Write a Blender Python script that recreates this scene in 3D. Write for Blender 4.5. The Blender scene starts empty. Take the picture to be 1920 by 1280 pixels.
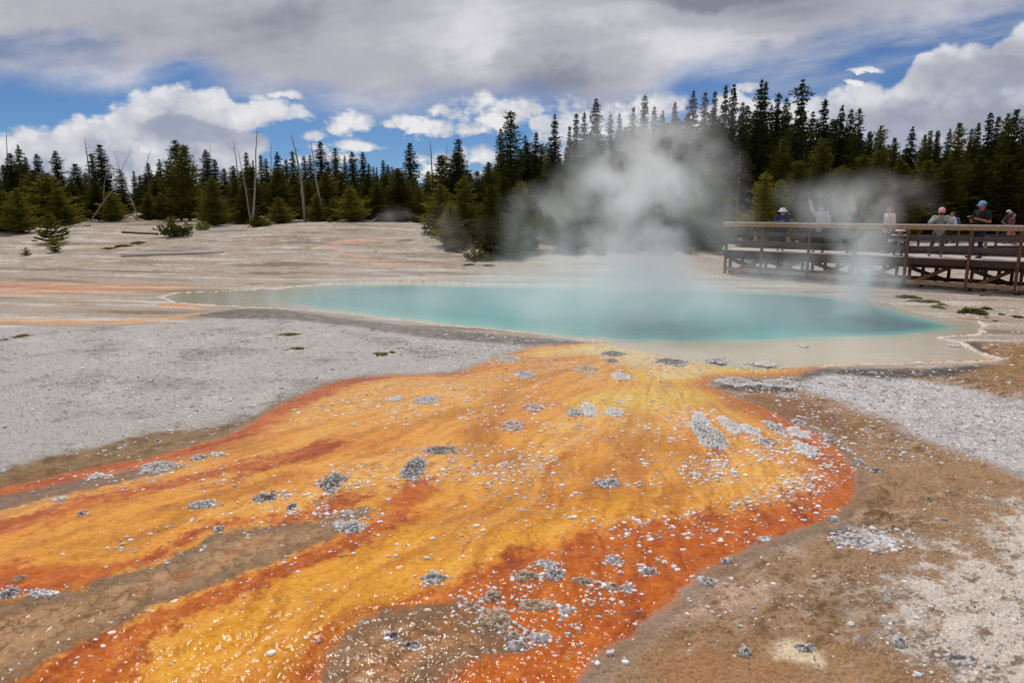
import math, random
import numpy as np

# ------------------------------------------------------------------ the place
# camera at the origin on its own boardwalk, eye 2.5 m above the sinter flat, looking along +Y
EYE = 2.5
FPX = 1280.0                       # 24 mm lens, 1920 px wide frame
TH = math.atan(248.0 / 1280.0)     # downward pitch
CT, ST = math.cos(TH), math.sin(TH)


def sstep(a, b, x):
    t = np.clip((x - a) / (b - a), 0.0, 1.0)
    return t * t * (3 - 2 * t)


# ------------------------------------------------------------------ numpy noise
_rs = np.random.RandomState(11)
_PERM = _rs.permutation(512)
_PERM = np.concatenate([_PERM, _PERM])
_GA = _rs.rand(512) * 2 * np.pi
_GX, _GY = np.cos(_GA), np.sin(_GA)
_VAL = _rs.rand(512)


def _hash(i, j):
    return _PERM[(_PERM[i & 511] + j) & 511]


def perlin(x, y):
    xi = np.floor(x).astype(np.int64)
    yi = np.floor(y).astype(np.int64)
    xf, yf = x - xi, y - yi
    u = xf * xf * xf * (xf * (xf * 6 - 15) + 10)
    v = yf * yf * yf * (yf * (yf * 6 - 15) + 10)

    def g(i, j, fx, fy):
        h = _hash(i, j)
        return _GX[h] * fx + _GY[h] * fy
    a = g(xi, yi, xf, yf)
    b = g(xi + 1, yi, xf - 1, yf)
    c = g(xi, yi + 1, xf, yf - 1)
    d = g(xi + 1, yi + 1, xf - 1, yf - 1)
    return 1.5 * (a + u * (b - a) + v * (c - a + u * (a - b - c + d)))


def fbm(x, y, octv=4, gain=0.5, seed=0):
    s = 0.0
    amp, f, tot = 1.0, 1.0, 0.0
    for o in range(octv):
        s = s + amp * perlin(x * f + 17.3 * (o + seed), y * f - 9.1 * (o + 2 * seed))
        tot += amp
        amp *= gain
        f *= 2.03
    return s / tot


def cell_edge(x, y):
    """distance between the two nearest random cell points: small on the cracks"""
    xi = np.floor(x).astype(np.int64)
    yi = np.floor(y).astype(np.int64)
    d1 = np.full(x.shape, 9.0)
    d2 = np.full(x.shape, 9.0)
    for i in (-1, 0, 1):
        for j in (-1, 0, 1):
            h = _hash(xi + i, yi + j)
            dx = xi + i + _VAL[h] - x
            dy = yi + j + _VAL[(h * 7 + 3) & 511] - y
            d = np.sqrt(dx * dx + dy * dy)
            m = d < d1
            d2 = np.where(m, d1, np.minimum(d2, d))
            d1 = np.where(m, d, d1)
    return d2 - d1


# ------------------------------------------------------------------ terrain
def terrain(x, y):
    """height of the ground sheet (without the pool basin)"""
    x = np.asarray(x, float)
    y = np.asarray(y, float)
    rgt = sstep(4.0, 16.0, x)
    h = (1.45 - 0.75 * rgt) * sstep(21.0 + 2.0 * rgt, 46.0, y)
    h = h + np.maximum(0, y - 46) * 0.016
    h = h + 0.35 * np.exp(-(((x + 9) / 9) ** 2 + ((y - 40) / 7) ** 2))
    h = h + sstep(18, 30, y) * 0.10 * perlin(x * 0.13 + 3, y * 0.16)
    h = h + sstep(60, 120, y) * 0.5 * perlin(x * 0.03, y * 0.03 + 5)
    return h


def ray(px, py):
    a, b = (px - 960.0) / FPX, (640.0 - py) / FPX
    return np.array([a, CT + b * ST, -ST + b * CT])


def ground_at(px, py):
    """where the sight line through a picture point meets the ground"""
    d = ray(px, py)
    if d[2] < 0:
        t = -EYE / d[2]
        if d[1] * t <= 21.0:
            return float(d[0] * t), float(d[1] * t)
    Y = 20.0 / d[1] * 1.015 ** np.arange(260)
    z = EYE + d[2] * Y - terrain(d[0] * Y, d[1] * Y)
    hit = np.nonzero(z <= 0)[0]
    if len(hit) == 0:
        return float(d[0] * Y[-1]), float(d[1] * Y[-1])
    k = int(hit[0])
    t = Y[k]
    if k > 0:
        t = Y[k - 1] + (Y[k] - Y[k - 1]) * z[k - 1] / (z[k - 1] - z[k])
    return float(d[0] * t), float(d[1] * t)


def at_depth(px, py, Y):
    d = ray(px, py)
    k = Y / d[1]
    return float(d[0] * k), float(Y), float(EYE + d[2] * k)


def gpoly(pts):
    return np.array([ground_at(a, b) for a, b in pts])


def lin(r, g, b):
    return np.array([((c / 255.0 + 0.055) / 1.055) ** 2.4 if c > 10 else c / 255.0 / 12.92 for c in (r, g, b)])


# ------------------------------------------------------------------ distance to outlines
def seg_dist(P, poly, closed=True):
    n = len(poly)
    d2 = np.full(len(P), 1e9)
    for i in range(n if closed else n - 1):
        a = poly[i]
        b = poly[(i + 1) % n]
        e = b - a
        L = max(1e-9, float(e @ e))
        w = P - a
        t = np.clip((w @ e) / L, 0, 1)
        q = w - t[:, None] * e
        d2 = np.minimum(d2, (q * q).sum(1))
    return np.sqrt(d2)


def inside(P, poly):
    r = np.zeros(len(P), bool)
    n = len(poly)
    for i in range(n):
        x0, y0 = poly[i]
        x1, y1 = poly[(i + 1) % n]
        if y0 == y1:
            continue
        c = (y0 > P[:, 1]) != (y1 > P[:, 1])
        xc = x0 + (P[:, 1] - y0) * (x1 - x0) / (y1 - y0)
        r ^= c & (P[:, 0] < xc)
    return r


def sdf(P, poly, reach=2.5):
    """signed distance in metres, positive inside"""
    out = np.full(len(P), -reach)
    lo, hi = poly.min(0) - reach, poly.max(0) + reach
    m = ((P >= lo) & (P <= hi)).all(1)
    if m.any():
        Q = P[m]
        d = seg_dist(Q, poly)
        out[m] = np.where(inside(Q, poly), d, -d)
    return out


def line_dist(P, poly, reach=1.5):
    out = np.full(len(P), reach)
    lo, hi = poly.min(0) - reach, poly.max(0) + reach
    m = ((P >= lo) & (P <= hi)).all(1)
    if m.any():
        out[m] = np.minimum(reach, seg_dist(P[m], poly, closed=False))
    return out
# ------------------------------------------------------------------ outlines on the ground
POOL = gpoly([(303, 556), (335, 548), (400, 546), (480, 543), (520, 541), (560, 536), (620, 530), (700, 527), (760, 527),
              (850, 529), (950, 532), (1100, 534), (1280, 540), (1400, 545), (1560, 552), (1660, 566), (1720, 584),
              (1760, 592), (1800, 598), (1832, 602), (1846, 609), (1832, 618), (1846, 622), (1828, 627), (1758, 632),
              (1800, 641), (1815, 650), (1832, 660), (1860, 668), (1884, 672), (1840, 676), (1700, 680), (1560, 684),
              (1500, 690), (1420, 693), (1340, 688), (1270, 672), (1200, 657), (1145, 646), (1128, 637), (1060, 632),
              (980, 622), (900, 615), (830, 610), (780, 602), (700, 594), (650, 588), (590, 582), (520, 578), (460, 575),
              (400, 571), (330, 567)])
DEEP = gpoly([(470, 548), (560, 540), (640, 534), (760, 531), (950, 536), (1280, 544), (1480, 551), (1560, 557),
              (1640, 572), (1700, 588), (1750, 600), (1800, 612), (1745, 622), (1700, 628), (1640, 631), (1560, 632),
              (1440, 637), (1300, 639), (1200, 637), (1100, 632), (960, 619), (800, 602), (680, 588), (600, 578), (520, 565)])
RIMS = [gpoly([(480, 543), (400, 546), (335, 548), (303, 556), (330, 567), (400, 571), (460, 575), (520, 578), (590, 582),
               (650, 588), (700, 594), (780, 602), (830, 610), (900, 615), (980, 622), (1060, 632), (1128, 637), (1200, 640),
               (1300, 642), (1400, 640)]),
        gpoly([(1832, 602), (1846, 609), (1832, 618), (1846, 622), (1828, 627), (1758, 632), (1800, 641), (1815, 650),
               (1832, 660), (1860, 668), (1884, 672), (1840, 676), (1700, 680), (1560, 684), (1540, 687)])]
RIM_BACK = gpoly([(520, 541), (560, 536), (620, 530), (700, 527), (760, 527), (850, 529), (950, 532), (1100, 534)])
MAT = gpoly([(1128, 640), (1060, 646), (1000, 650), (935, 668), (905, 680), (850, 701), (720, 703), (640, 711), (575, 735),
             (515, 763), (480, 788), (430, 813), (340, 842), (250, 862), (130, 885), (0, 915), (-500, 1010), (-700, 1400),
             (1060, 1400), (1085, 1280), (1125, 1235), (1185, 1190), (1240, 1150), (1285, 1105), (1330, 1070), (1400, 1032),
             (1480, 1002), (1560, 970), (1600, 935), (1608, 890), (1582, 850), (1540, 815), (1480, 788), (1430, 762),
             (1375, 743), (1325, 722), (1345, 706), (1440, 706), (1495, 702), (1545, 687), (1480, 678), (1350, 668), (1250, 655)])
SRC = np.array(ground_at(1230, 650))

RED = [(0.16, gpoly([(1440, 768), (1500, 795), (1560, 830), (1605, 885), (1608, 935), (1560, 975), (1480, 1005), (1400, 1035),
               (1330, 1073), (1290, 1105), (1240, 1150), (1185, 1195), (1120, 1245), (1080, 1400), (440, 1400), (540, 1280),
               (580, 1235), (630, 1192), (690, 1158), (770, 1128), (850, 1102), (900, 1078), (950, 1052), (1030, 1030),
               (1120, 1004), (1220, 982), (1340, 968), (1440, 948), (1510, 925), (1535, 890), (1515, 850), (1475, 812)])),
       (0.10, gpoly([(775, 905), (745, 935), (705, 975), (640, 1008), (570, 1045), (480, 1085), (380, 1122), (250, 1175),
               (150, 1215), (60, 1262), (-200, 1400), (180, 1400), (255, 1260), (275, 1215), (340, 1178), (430, 1140), (510, 1100), (570, 1072),
               (650, 1040), (710, 1012), (765, 980), (800, 940), (806, 908)])),
       (0.10, gpoly([(490, 780), (430, 813), (340, 842), (250, 862), (130, 885), (0, 915), (-400, 1000), (-400, 1050), (0, 955), (60, 925),
               (170, 893), (300, 866), (400, 842), (470, 815), (520, 792)])),
       (0.14, gpoly([(-300, 1060), (0, 985), (60, 968), (150, 945), (250, 922), (330, 902), (420, 880), (520, 858), (640, 832), (650, 842),
               (560, 868), (450, 895), (330, 925), (200, 955), (110, 985), (30, 1012), (-300, 1100)])),
       (0.11, gpoly([(-300, 1120), (0, 1070), (120, 1072), (220, 1060), (320, 1032), (350, 1003), (420, 985), (520, 972), (600, 965), (640, 930), (660, 935), (655, 965),
               (610, 985), (480, 1000), (395, 1012), (375, 1035), (260, 1080), (190, 1098), (100, 1118), (0, 1140), (-300, 1220)])),
       (0.06, gpoly([(1340, 835), (1365, 850), (1350, 870), (1335, 885), (1330, 862)])),
       (0.05, gpoly([(1440, 738), (1480, 740), (1470, 752), (1445, 750)])),
       (0.12, gpoly([(640, 708), (580, 736), (520, 764), (490, 785), (540, 775), (600, 750), (660, 725), (740, 706)]))]
OCHRE = [(0.2, gpoly([(960, 735), (935, 800), (890, 850), (850, 860), (900, 800), (930, 740)])),
         (0.25, gpoly([(880, 820), (1000, 880), (1010, 940), (930, 990), (820, 1010), (740, 1030), (780, 990), (900, 950), (950, 890)])),
         (0.22, gpoly([(1200, 830), (1215, 890), (1120, 960), (1000, 1000), (900, 1040), (780, 1060), (900, 1000), (1040, 950), (1150, 890)])),
         (0.2, gpoly([(1330, 720), (1400, 750), (1480, 795), (1540, 850), (1510, 870), (1440, 800), (1360, 760)])),
         (0.2, gpoly([(1300, 850), (1350, 900), (1250, 960), (1180, 980), (1250, 920)]))]
GOLD = [(0.22, gpoly([(250, 1290), (330, 1210), (480, 1140), (600, 1075), (680, 1035), (780, 1000), (850, 1005), (760, 1050),
               (640, 1110), (520, 1170), (420, 1230), (360, 1290)])),
        (0.3, gpoly([(800, 1060), (980, 985), (1150, 950), (1200, 960), (1080, 1000), (940, 1050), (820, 1090), (700, 1150), (600, 1180)]))]
PEACH = [(0.5, gpoly([(560, 745), (720, 712), (900, 712), (960, 740), (900, 790), (760, 800), (600, 800), (500, 815)])),
         (0.35, gpoly([(620, 880), (760, 850), (880, 840), (900, 880), (800, 930), (700, 940), (600, 930)])),
         (0.35, gpoly([(1240, 870), (1420, 850), (1500, 890), (1480, 930), (1360, 950), (1240, 950)])),
         (0.3, gpoly([(1000, 790), (1200, 760), (1400, 770), (1400, 800), (1150, 830), (1000, 850)])),
         (0.3, gpoly([(150, 905), (300, 880), (420, 850), (440, 858), (330, 890), (200, 915)])),
         (0.3, gpoly([(180, 1060), (300, 1010), (430, 955), (560, 925), (600, 930), (540, 960), (420, 980), (340, 1005), (300, 1035)]))]
LIME = [(0.35, gpoly([(1080, 755), (1180, 728), (1330, 728), (1365, 748), (1300, 764), (1180, 776), (1090, 775)])),
        (0.3, gpoly([(1180, 700), (1330, 688), (1480, 692), (1440, 704), (1330, 716), (1200, 722)])),
        (0.2, gpoly([(1000, 655), (1130, 645), (1140, 655), (1060, 668), (1000, 670)]))]
CREAM = [(0.35, gpoly([(1128, 640), (1250, 650), (1420, 662), (1540, 684), (1440, 692), (1330, 690), (1270, 700), (1180, 690), (1130, 668), (1060, 662)])),
         (0.2, gpoly([(1230, 705), (1330, 693), (1350, 700), (1300, 708), (1240, 715)]))]
CRACK = gpoly([(690, 958), (640, 968), (600, 985), (470, 1000), (392, 1012), (370, 1036), (260, 1082), (190, 1098), (150, 1116), (40, 1133), (-60, 1140),
               (-500, 1260), (-500, 1500), (-60, 1330), (60, 1262), (150, 1216), (250, 1177), (300, 1152), (400, 1112), (480, 1082), (540, 1058),
               (590, 1032), (650, 1002), (690, 980)])
BROWN2 = gpoly([(560, 1400), (620, 1250), (650, 1202), (700, 1168), (790, 1150), (850, 1140), (900, 1165), (965, 1195), (950, 1225),
                (870, 1242), (820, 1290), (800, 1400)])
GREY3 = gpoly([(-200, 1000), (0, 930), (80, 915), (160, 898), (250, 880), (335, 884), (250, 906), (160, 926), (60, 946), (-200, 1030)])
RIGHTB = gpoly([(1325, 722), (1375, 743), (1430, 762), (1480, 788), (1540, 815), (1582, 850), (1608, 890), (1600, 935), (1560, 970),
                (1480, 1002), (1400, 1032), (1330, 1070), (1285, 1105), (1240, 1150), (1185, 1190), (1125, 1235), (1085, 1280),
                (1060, 1500), (3400, 1500), (3400, 690), (1930, 640), (1790, 640), (1870, 680), (1700, 690), (1545, 690), (1440, 707), (1345, 708)])
W1 = gpoly([(1470, 715), (1545, 693), (1640, 700), (1720, 712), (1800, 722), (1880, 745), (1960, 745), (2600, 720), (2900, 1100), (1940, 912),
            (1850, 868), (1770, 838), (1700, 812), (1655, 790), (1610, 772), (1560, 748), (1500, 733)])
W2 = gpoly([(1930, 945), (1880, 962), (1835, 985), (1845, 1012), (1770, 1045), (1705, 1085), (1715, 1120), (1740, 1160), (1705, 1205),
            (1760, 1235), (1830, 1270), (1880, 1400), (2900, 1400), (2900, 1100)])
W3 = gpoly([(1560, 992), (1600, 984), (1705, 1010), (1690, 1030), (1640, 1036), (1590, 1014)])
PINK = gpoly([(1290, 1128), (1335, 1090), (1430, 1076), (1472, 1096), (1440, 1140), (1330, 1172), (1225, 1192), (1205, 1172)])
ORBR = gpoly([(1090, 1400), (1150, 1260), (1210, 1205), (1310, 1190), (1450, 1195), (1600, 1200), (1690, 1250), (1720, 1400)])
DKR = [gpoly([(1338, 712), (1380, 708), (1450, 712), (1505, 708), (1512, 724), (1480, 738), (1400, 734), (1352, 727)]),
       gpoly([(1545, 688), (1700, 683), (1830, 678), (1862, 684), (1800, 704), (1660, 712), (1560, 700), (1500, 712), (1500, 700)]),
       gpoly([(1540, 992), (1600, 982), (1612, 1000), (1580, 1010)]),
       gpoly([(1760, 633), (1850, 622), (1900, 632), (1840, 645), (1850, 660), (1895, 672), (1860, 667), (1832, 656), (1815, 646)])]
MAUVE = gpoly([(1365, 736), (1440, 740), (1515, 750), (1560, 772), (1605, 800), (1600, 830), (1540, 812), (1485, 787), (1432, 763)])
BRR = [gpoly([(1770, 690), (1850, 655), (1930, 648), (1990, 700), (1930, 742), (1860, 722)]),
       gpoly([(1600, 775), (1660, 792), (1610, 828), (1560, 830), (1540, 800)]),
       gpoly([(1620, 775), (1690, 785), (1700, 805), (1640, 800)])]
BROWNL = gpoly([(-500, 1010), (-300, 950), (0, 882), (60, 862), (180, 836), (280, 810), (400, 800), (470, 785), (560, 745), (570, 738), (480, 790), (430, 815), (270, 858),
                (60, 906), (0, 922), (-500, 1060)])
CRUSTL = gpoly([(-900, 625), (0, 612), (150, 612), (340, 605), (420, 590), (480, 580), (600, 590), (760, 610), (900, 625), (1100, 640), (1100, 650),
                (1000, 655), (930, 675), (880, 695), (720, 706), (640, 715), (570, 740), (510, 768), (440, 815), (270, 852), (180, 872),
                (60, 898), (0, 912), (-900, 1100)])
DKL = gpoly([(345, 592), (440, 578), (520, 577), (640, 593), (800, 613), (1000, 630), (1122, 641), (1090, 650), (960, 648), (800, 636),
             (660, 614), (520, 598), (420, 600)])
STREAM = [(0.5, (186, 136, 104), gpoly([(-400, 535), (0, 527), (150, 531), (330, 533), (395, 538), (300, 546), (150, 552), (0, 556), (-400, 570)])),
          (0.35, (208, 160, 110), gpoly([(-400, 592), (0, 596), (90, 598), (200, 600), (300, 595), (350, 588), (420, 581), (520, 571), (430, 579), (340, 597),
                          (250, 607), (100, 608), (0, 605), (-400, 602)])),
          (0.2, (196, 138, 100), gpoly([(290, 571), (330, 568), (392, 574), (380, 581), (300, 576)])),
          (0.6, (200, 148, 120), gpoly([(590, 461), (640, 450), (680, 444), (735, 447), (700, 453), (650, 456), (612, 463)])),
          (1.2, (182, 150, 125), gpoly([(625, 466), (660, 468), (700, 485), (760, 500), (720, 500), (660, 488)])),
          (0.8, (150, 138, 92), gpoly([(150, 498), (180, 492), (220, 485), (215, 490), (180, 497)])),
          (1.0, (152, 136, 100), gpoly([(100, 472), (180, 462), (290, 452), (300, 457), (200, 468), (120, 476)]))]


def mixc(col, c, m):
    c = np.asarray(c)
    return col + ((c if c.ndim == 2 else c[None, :]) - col) * m[:, None]


def ground_paint(P):
    """true surface colour (albedo), wetness and graininess of the ground at the points P"""
    x, y = P[:, 0], P[:, 1]
    n1 = fbm(x * 0.9, y * 0.9, 4, seed=1)
    n2 = fbm(x * 0.9 + 40, y * 0.9 + 7, 4, seed=2)
    n3 = fbm(x * 5.0, y * 5.0, 4, 0.6, seed=3)
    n4 = fbm(x * 5.0 + 31, y * 5.0 + 3, 4, 0.6, seed=4)
    n5 = fbm(x * 22.0, y * 22.0, 3, 0.65, seed=5)
    n6 = fbm(x * 60.0, y * 60.0, 2, 0.7, seed=6)
    W = P + np.stack([0.10 * n1 + 0.05 * n3, 0.10 * n2 + 0.05 * n4], 1)
    Wf = P + np.stack([0.05 * n3 + 0.02 * n5, 0.05 * n4 + 0.02 * n5], 1)     # tighter wander, for shores
    far = sstep(13, 24, y)
    # far sinter: beige white with long streaks along the slope
    st = fbm(x * 0.16, y * 0.9 + 0.12 * x, 5, 0.6, seed=7)
    st2 = fbm(x * 0.5 + 9, y * 2.2 + 0.3 * x, 4, 0.6, seed=8)
    col = np.tile(lin(170, 157, 143), (len(P), 1))
    col = mixc(col, lin(204, 197, 189), sstep(0.05, 0.5, st) * 0.9)
    col = mixc(col, lin(126, 110, 92), sstep(0.05, 0.4, -st) * 0.8)
    col = mixc(col, lin(128, 112, 94), sstep(0.2, 0.6, st2) * 0.55)
    col = mixc(col, lin(150, 146, 143), sstep(0.10, 0.4, fbm(x * 0.25, y * 0.6, 5, 0.6, seed=9)) * 0.6)
    col = mixc(col, lin(168, 128, 100), sstep(0.15, 0.45, fbm(x * 0.14 + 5, y * 1.3 + 0.2 * x, 5, 0.6, seed=17)) * sstep(34, 24, y) * 0.55)
    col = mixc(col, lin(112, 98, 84), sstep(0.22, 0.5, fbm(x * 0.8 + 2, y * 1.6, 5, 0.7, seed=18)) * 0.6)
    col = mixc(col, lin(214, 208, 202), sstep(0.2, 0.5, fbm(x * 0.3 + 8, y * 1.8 + 0.25 * x, 5, 0.6, seed=19)) * 0.7)
    grass = sstep(0.28, 0.5, fbm(x * 0.45 + 3, y * 0.8, 4, 0.6, seed=10)) * sstep(26, 34, y)
    col = mixc(col, lin(118, 106, 72), grass * 0.75)
    # forest floor
    lim = 42 - 12.5 * sstep(-3.5, 0.5, x) * sstep(14, 9, x)
    ff = sstep(lim, lim + 8, y + 5 * fbm(x * 0.1, y * 0.1, 3, seed=12))
    col = mixc(col, lin(112, 98, 74), ff * sstep(-0.25, 0.25, fbm(x * 0.25, y * 0.3, 4, seed=13)) * 0.9)
    wet = np.zeros(len(P))
    grain = np.ones(len(P)) * 0.7
    # left crust
    d = sdf(W, CRUSTL)
    m = sstep(-0.15, 0.25, d)
    c = np.tile(lin(179, 173, 168), (len(P), 1))
    c = mixc(c, lin(152, 145, 138), sstep(0.0, 0.4, n1 + 0.3 * n3) * 0.6)
    c = mixc(c, lin(200, 195, 190), sstep(0.1, 0.5, n2) * 0.6)
    c = mixc(c, lin(110, 100, 90), sstep(0.20, 0.42, n4 + 0.5 * n1) * sstep(0.0, 0.3, n5 + 0.2) * 0.7)
    c = mixc(c, lin(96, 86, 76), sstep(0.30, 0.5, n6 * 0.7 + n5 * 0.4 + 0.25 * n1) * 0.6)
    col = col + (c - col) * m[:, None]
    grain = np.maximum(grain, m)
    for s, rgb, g in STREAM:
        d = sdf(W + 0.12 * np.stack([n3, n4], 1) * s, g, 4.0)
        m = sstep(-s * 0.5, s * 0.8, d)
        c = np.tile(lin(*rgb), (len(P), 1))
        c = mixc(c, lin(218, 192, 168), sstep(-0.15, 0.35, fbm(x * 0.4, y * 2.6, 4, seed=14)) * 0.7)
        c = mixc(c, lin(150, 100, 70), sstep(0.1, 0.5, -fbm(x * 0.5, y * 3.0, 4, seed=15)) * 0.6)
        m = m * sstep(-0.42, 0.12, fbm(x * 0.55 + 7, y * 3.2 + 0.3 * x, 5, 0.62, seed=16) + 0.12)
        col = col + (c - col) * (m * 0.9)[:, None]
        wet = np.maximum(wet, m * 0.3)
    # dark damp band along the shore
    m = sstep(-0.05, 0.30, sdf(W, DKL)) * (0.75 + 0.5 * n3)
    col = mixc(col, lin(104, 97, 92), np.clip(m, 0, 0.92))
    # right bank
    dR = sdf(W, RIGHTB, 6.0)
    mR = sstep(-0.10, 0.22, dR)
    c = np.tile(lin(164, 132, 102), (len(P), 1))
    c = mixc(c, lin(124, 98, 72), sstep(0.0, 0.32, n3 * 0.7 + n1 * 0.5 + 0.25 * n5) * 0.85)
    c = mixc(c, lin(198, 176, 158), sstep(0.05, 0.5, n2 * 0.7 - n4 * 0.5) * 0.8)
    c = mixc(c, lin(92, 70, 46), sstep(0.14, 0.38, n5 * 0.8 + n6 * 0.3 + 0.5 * n1) * 0.7)
    rx, ry = x * 0.85 + y * 0.5, y * 0.85 - x * 0.5
    sk = fbm(rx * 3.0, ry * 9.0, 5, 0.65, seed=40)
    c = mixc(c, lin(98, 76, 52), sstep(0.12, 0.4, sk + 0.3 * n2) * 0.6)
    c = mixc(c, lin(206, 184, 162), sstep(0.15, 0.45, -sk + 0.35 * n1) * 0.45)
    m = sstep(-0.15, 0.35, sdf(W, ORBR))
    c = mixc(c, lin(178, 132, 92), m * sstep(-0.5, 0.4, n1 + 0.4 * n3) * 0.85)
    m = sstep(-0.08, 0.15, sdf(W, PINK))
    c = mixc(c, lin(204, 172, 152), m * sstep(-0.35, 0.25, n3 + 0.6 * n5) * 0.85)
    m = sstep(-0.12, 0.16, sdf(W, W2) + 0.55 * n3 + 0.4 * n1 + 0.22 * n5 + 0.35 * sk)
    c = mixc(c, lin(210, 198, 186), m * 0.95)
    c = mixc(c, lin(112, 88, 62), m * sstep(0.05, 0.32, sk * 0.7 + 0.5 * n4 + 0.5 * n5) * 0.8)
    c = mixc(c, lin(222, 212, 202), m * sstep(0.1, 0.4, -sk - 0.3 * n5) * 0.6)
    m = sstep(-0.05, 0.10, sdf(W, W3)) * sstep(-0.35, 0.15, n3 + 0.8 * n5)
    c = mixc(c, lin(208, 203, 198), m)
    m = sstep(-0.16, 0.22, sdf(W, W1) + 0.12 * n3 + 0.08 * n5)
    cw = np.tile(lin(190, 186, 185), (len(P), 1))
    cw = mixc(cw, lin(150, 144, 140), sstep(0.0, 0.4, n3 + 0.3 * n2) * 0.75)
    cw = mixc(cw, lin(120, 110, 100), sstep(0.25, 0.5, n4) * 0.7)
    cw = mixc(cw, lin(220, 216, 214), sstep(0.1, 0.4, n5) * 0.5)
    c = c + (cw - c) * m[:, None]
    grain = np.maximum(grain, mR)
    for i, g in enumerate(BRR):
        m = sstep(-0.12, 0.3, sdf(W, g)) * sstep(-0.5, 0.2, n3 + 0.3 * n5)
        c = mixc(c, lin(140, 110, 76), m * 0.9)
    m = sstep(-0.06, 0.12, sdf(W, MAUVE))
    c = mixc(c, lin(140, 104, 80), m * (0.8 + 0.3 * n3))
    for g in DKR:
        m = sstep(-0.10, 0.14, sdf(W, g)) * sstep(-0.75, -0.05, n3 + 0.5 * n5)
        c = mixc(c, lin(88, 84, 83), m * 0.94)
    sp = np.array(ground_at(1488, 1226))
    d = np.sqrt(((W - sp) ** 2 * np.array([1, 1.0])).sum(1))
    c = mixc(c, lin(222, 203, 170), sstep(0.19, 0.05, d + 0.10 * n3 + 0.04 * n5))
    col = col + (c - col) * mR[:, None]
    # brown fringe on the left of the mat
    m = sstep(-0.08, 0.16, sdf(W, BROWNL) + 0.04 * n5)
    c = mixc(np.tile(lin(146, 118, 84), (len(P), 1)), lin(112, 88, 58), sstep(-0.1, 0.4, n3 + 0.3 * n5))
    col = col + (c - col) * (m * 0.92)[:, None]
    # ---------------- the orange microbial mat
    dM = sdf(Wf, MAT, 3.0)
    mM = sstep(-0.03, 0.05, dM)
    rel = P - SRC
    rr = np.sqrt((rel ** 2).sum(1)) + 1e-6
    ang = np.arctan2(rel[:, 0], -rel[:, 1])
    wob = 0.10 * n1 + 0.02 * n3
    flow = fbm((ang + wob * 0.6) * 9.0, rr * 0.28, 5, 0.6, seed=20)
    flow2 = fbm((ang + wob * 0.5) * 26.0, rr * 0.5 + 4, 4, 0.6, seed=21)
    mott = fbm(x * 9, y * 9, 4, 0.65, seed=22)
    c = np.tile(lin(232, 162, 66), (len(P), 1))
    c = mixc(c, lin(238, 178, 92), sstep(0.02, 0.28, flow + 0.25 * n2) * 0.8)
    c = mixc(c, lin(192, 128, 30), sstep(0.02, 0.28, -flow + 0.2 * n1) * 0.85)
    c = mixc(c, lin(204, 120, 38), sstep(0.08, 0.32, flow2 + 0.2 * n3) * 0.65)
    for s, g in PEACH:
        c = mixc(c, lin(246, 194, 112), sstep(-s, s, sdf(W, g) + 0.2 * flow2) * sstep(-0.4, 0.25, flow2 + 0.4 * n3) * 0.75)
    for s, g in OCHRE:
        c = mixc(c, lin(182, 112, 24), sstep(-s, s, sdf(W, g) + 0.22 * flow2) * 0.68)
    for s, g in GOLD:
        c = mixc(c, lin(238, 176, 52), sstep(-s, s, sdf(W, g) + 0.12 * flow2) * sstep(-0.7, 0.2, mott + 0.5 * flow2) * 0.85)
    c = c * np.array([0.91, 0.86, 0.67])
    for s, g in LIME:
        c = mixc(c, lin(226, 194, 74), sstep(-s, s, sdf(W, g) + 0.15 * flow2) * 0.72)
    for s, g in CREAM:
        c = mixc(c, lin(220, 200, 152), sstep(-s, s, sdf(W, g) + 0.12 * n3 + 0.1 * flow2) * 0.88)
    # orange towards the cooler rim of the mat
    near = sstep(15.0, 6.0, y)
    edge = sstep(0.10 + 0.55 * near, 0.0, dM + 0.10 * flow2 + 0.06 * n3) * (0.45 + 0.5 * near)
    c = mixc(c, lin(188, 98, 30), edge)
    red = np.zeros(len(P))
    for s, g in RED:
        red = np.maximum(red, sstep(-0.8 * s, 0.8 * s, sdf(W, g) + 0.18 * flow2 + 0.22 * mott + 0.10 * n5 + 0.03 * n6))
    c = mixc(c, lin(186, 94, 27), red * 0.94)
    dk = sstep(0.05, 0.5, flow2 + 0.5 * mott + 0.25 * n1)
    c = mixc(c, lin(150, 70, 20), red * dk * 0.75)
    c = mixc(c, lin(210, 126, 42), red * sstep(0.05, 0.45, -mott - 0.4 * flow2) * 0.6)
    c = mixc(c, lin(184, 100, 26), (1 - red) * sstep(0.08, 0.42, mott + 0.5 * flow2) * 0.45)
    fib = fbm((ang + wob * 0.4) * 70.0, rr * 1.3 + 9, 4, 0.6, seed=23)
    c = mixc(c, c * np.array([0.72, 0.62, 0.42]), sstep(0.06, 0.30, fib + 0.35 * flow) * 0.7)
    c = mixc(c, np.minimum(c * np.array([1.16, 1.22, 1.4]), 0.8), sstep(0.06, 0.3, -fib) * 0.6)
    c = mixc(c, lin(240, 192, 108), (1 - red) * sstep(0.15, 0.45, n5 + 0.3 * mott) * 0.3)
    c = mixc(c, c * np.array([0.70, 0.58, 0.42]), sstep(0.14, 0.42, 0.6 * n5 + 0.2 * n6 + 0.5 * mott) * 0.32)
    # bare cracked islands in the mat
    ce = cell_edge(x * 6.5 + 0.9 * n3, y * 6.5 + 0.9 * n4)
    ce2 = cell_edge(x * 14 + 0.8 * n3, y * 14 + 0.8 * n4)
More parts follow.
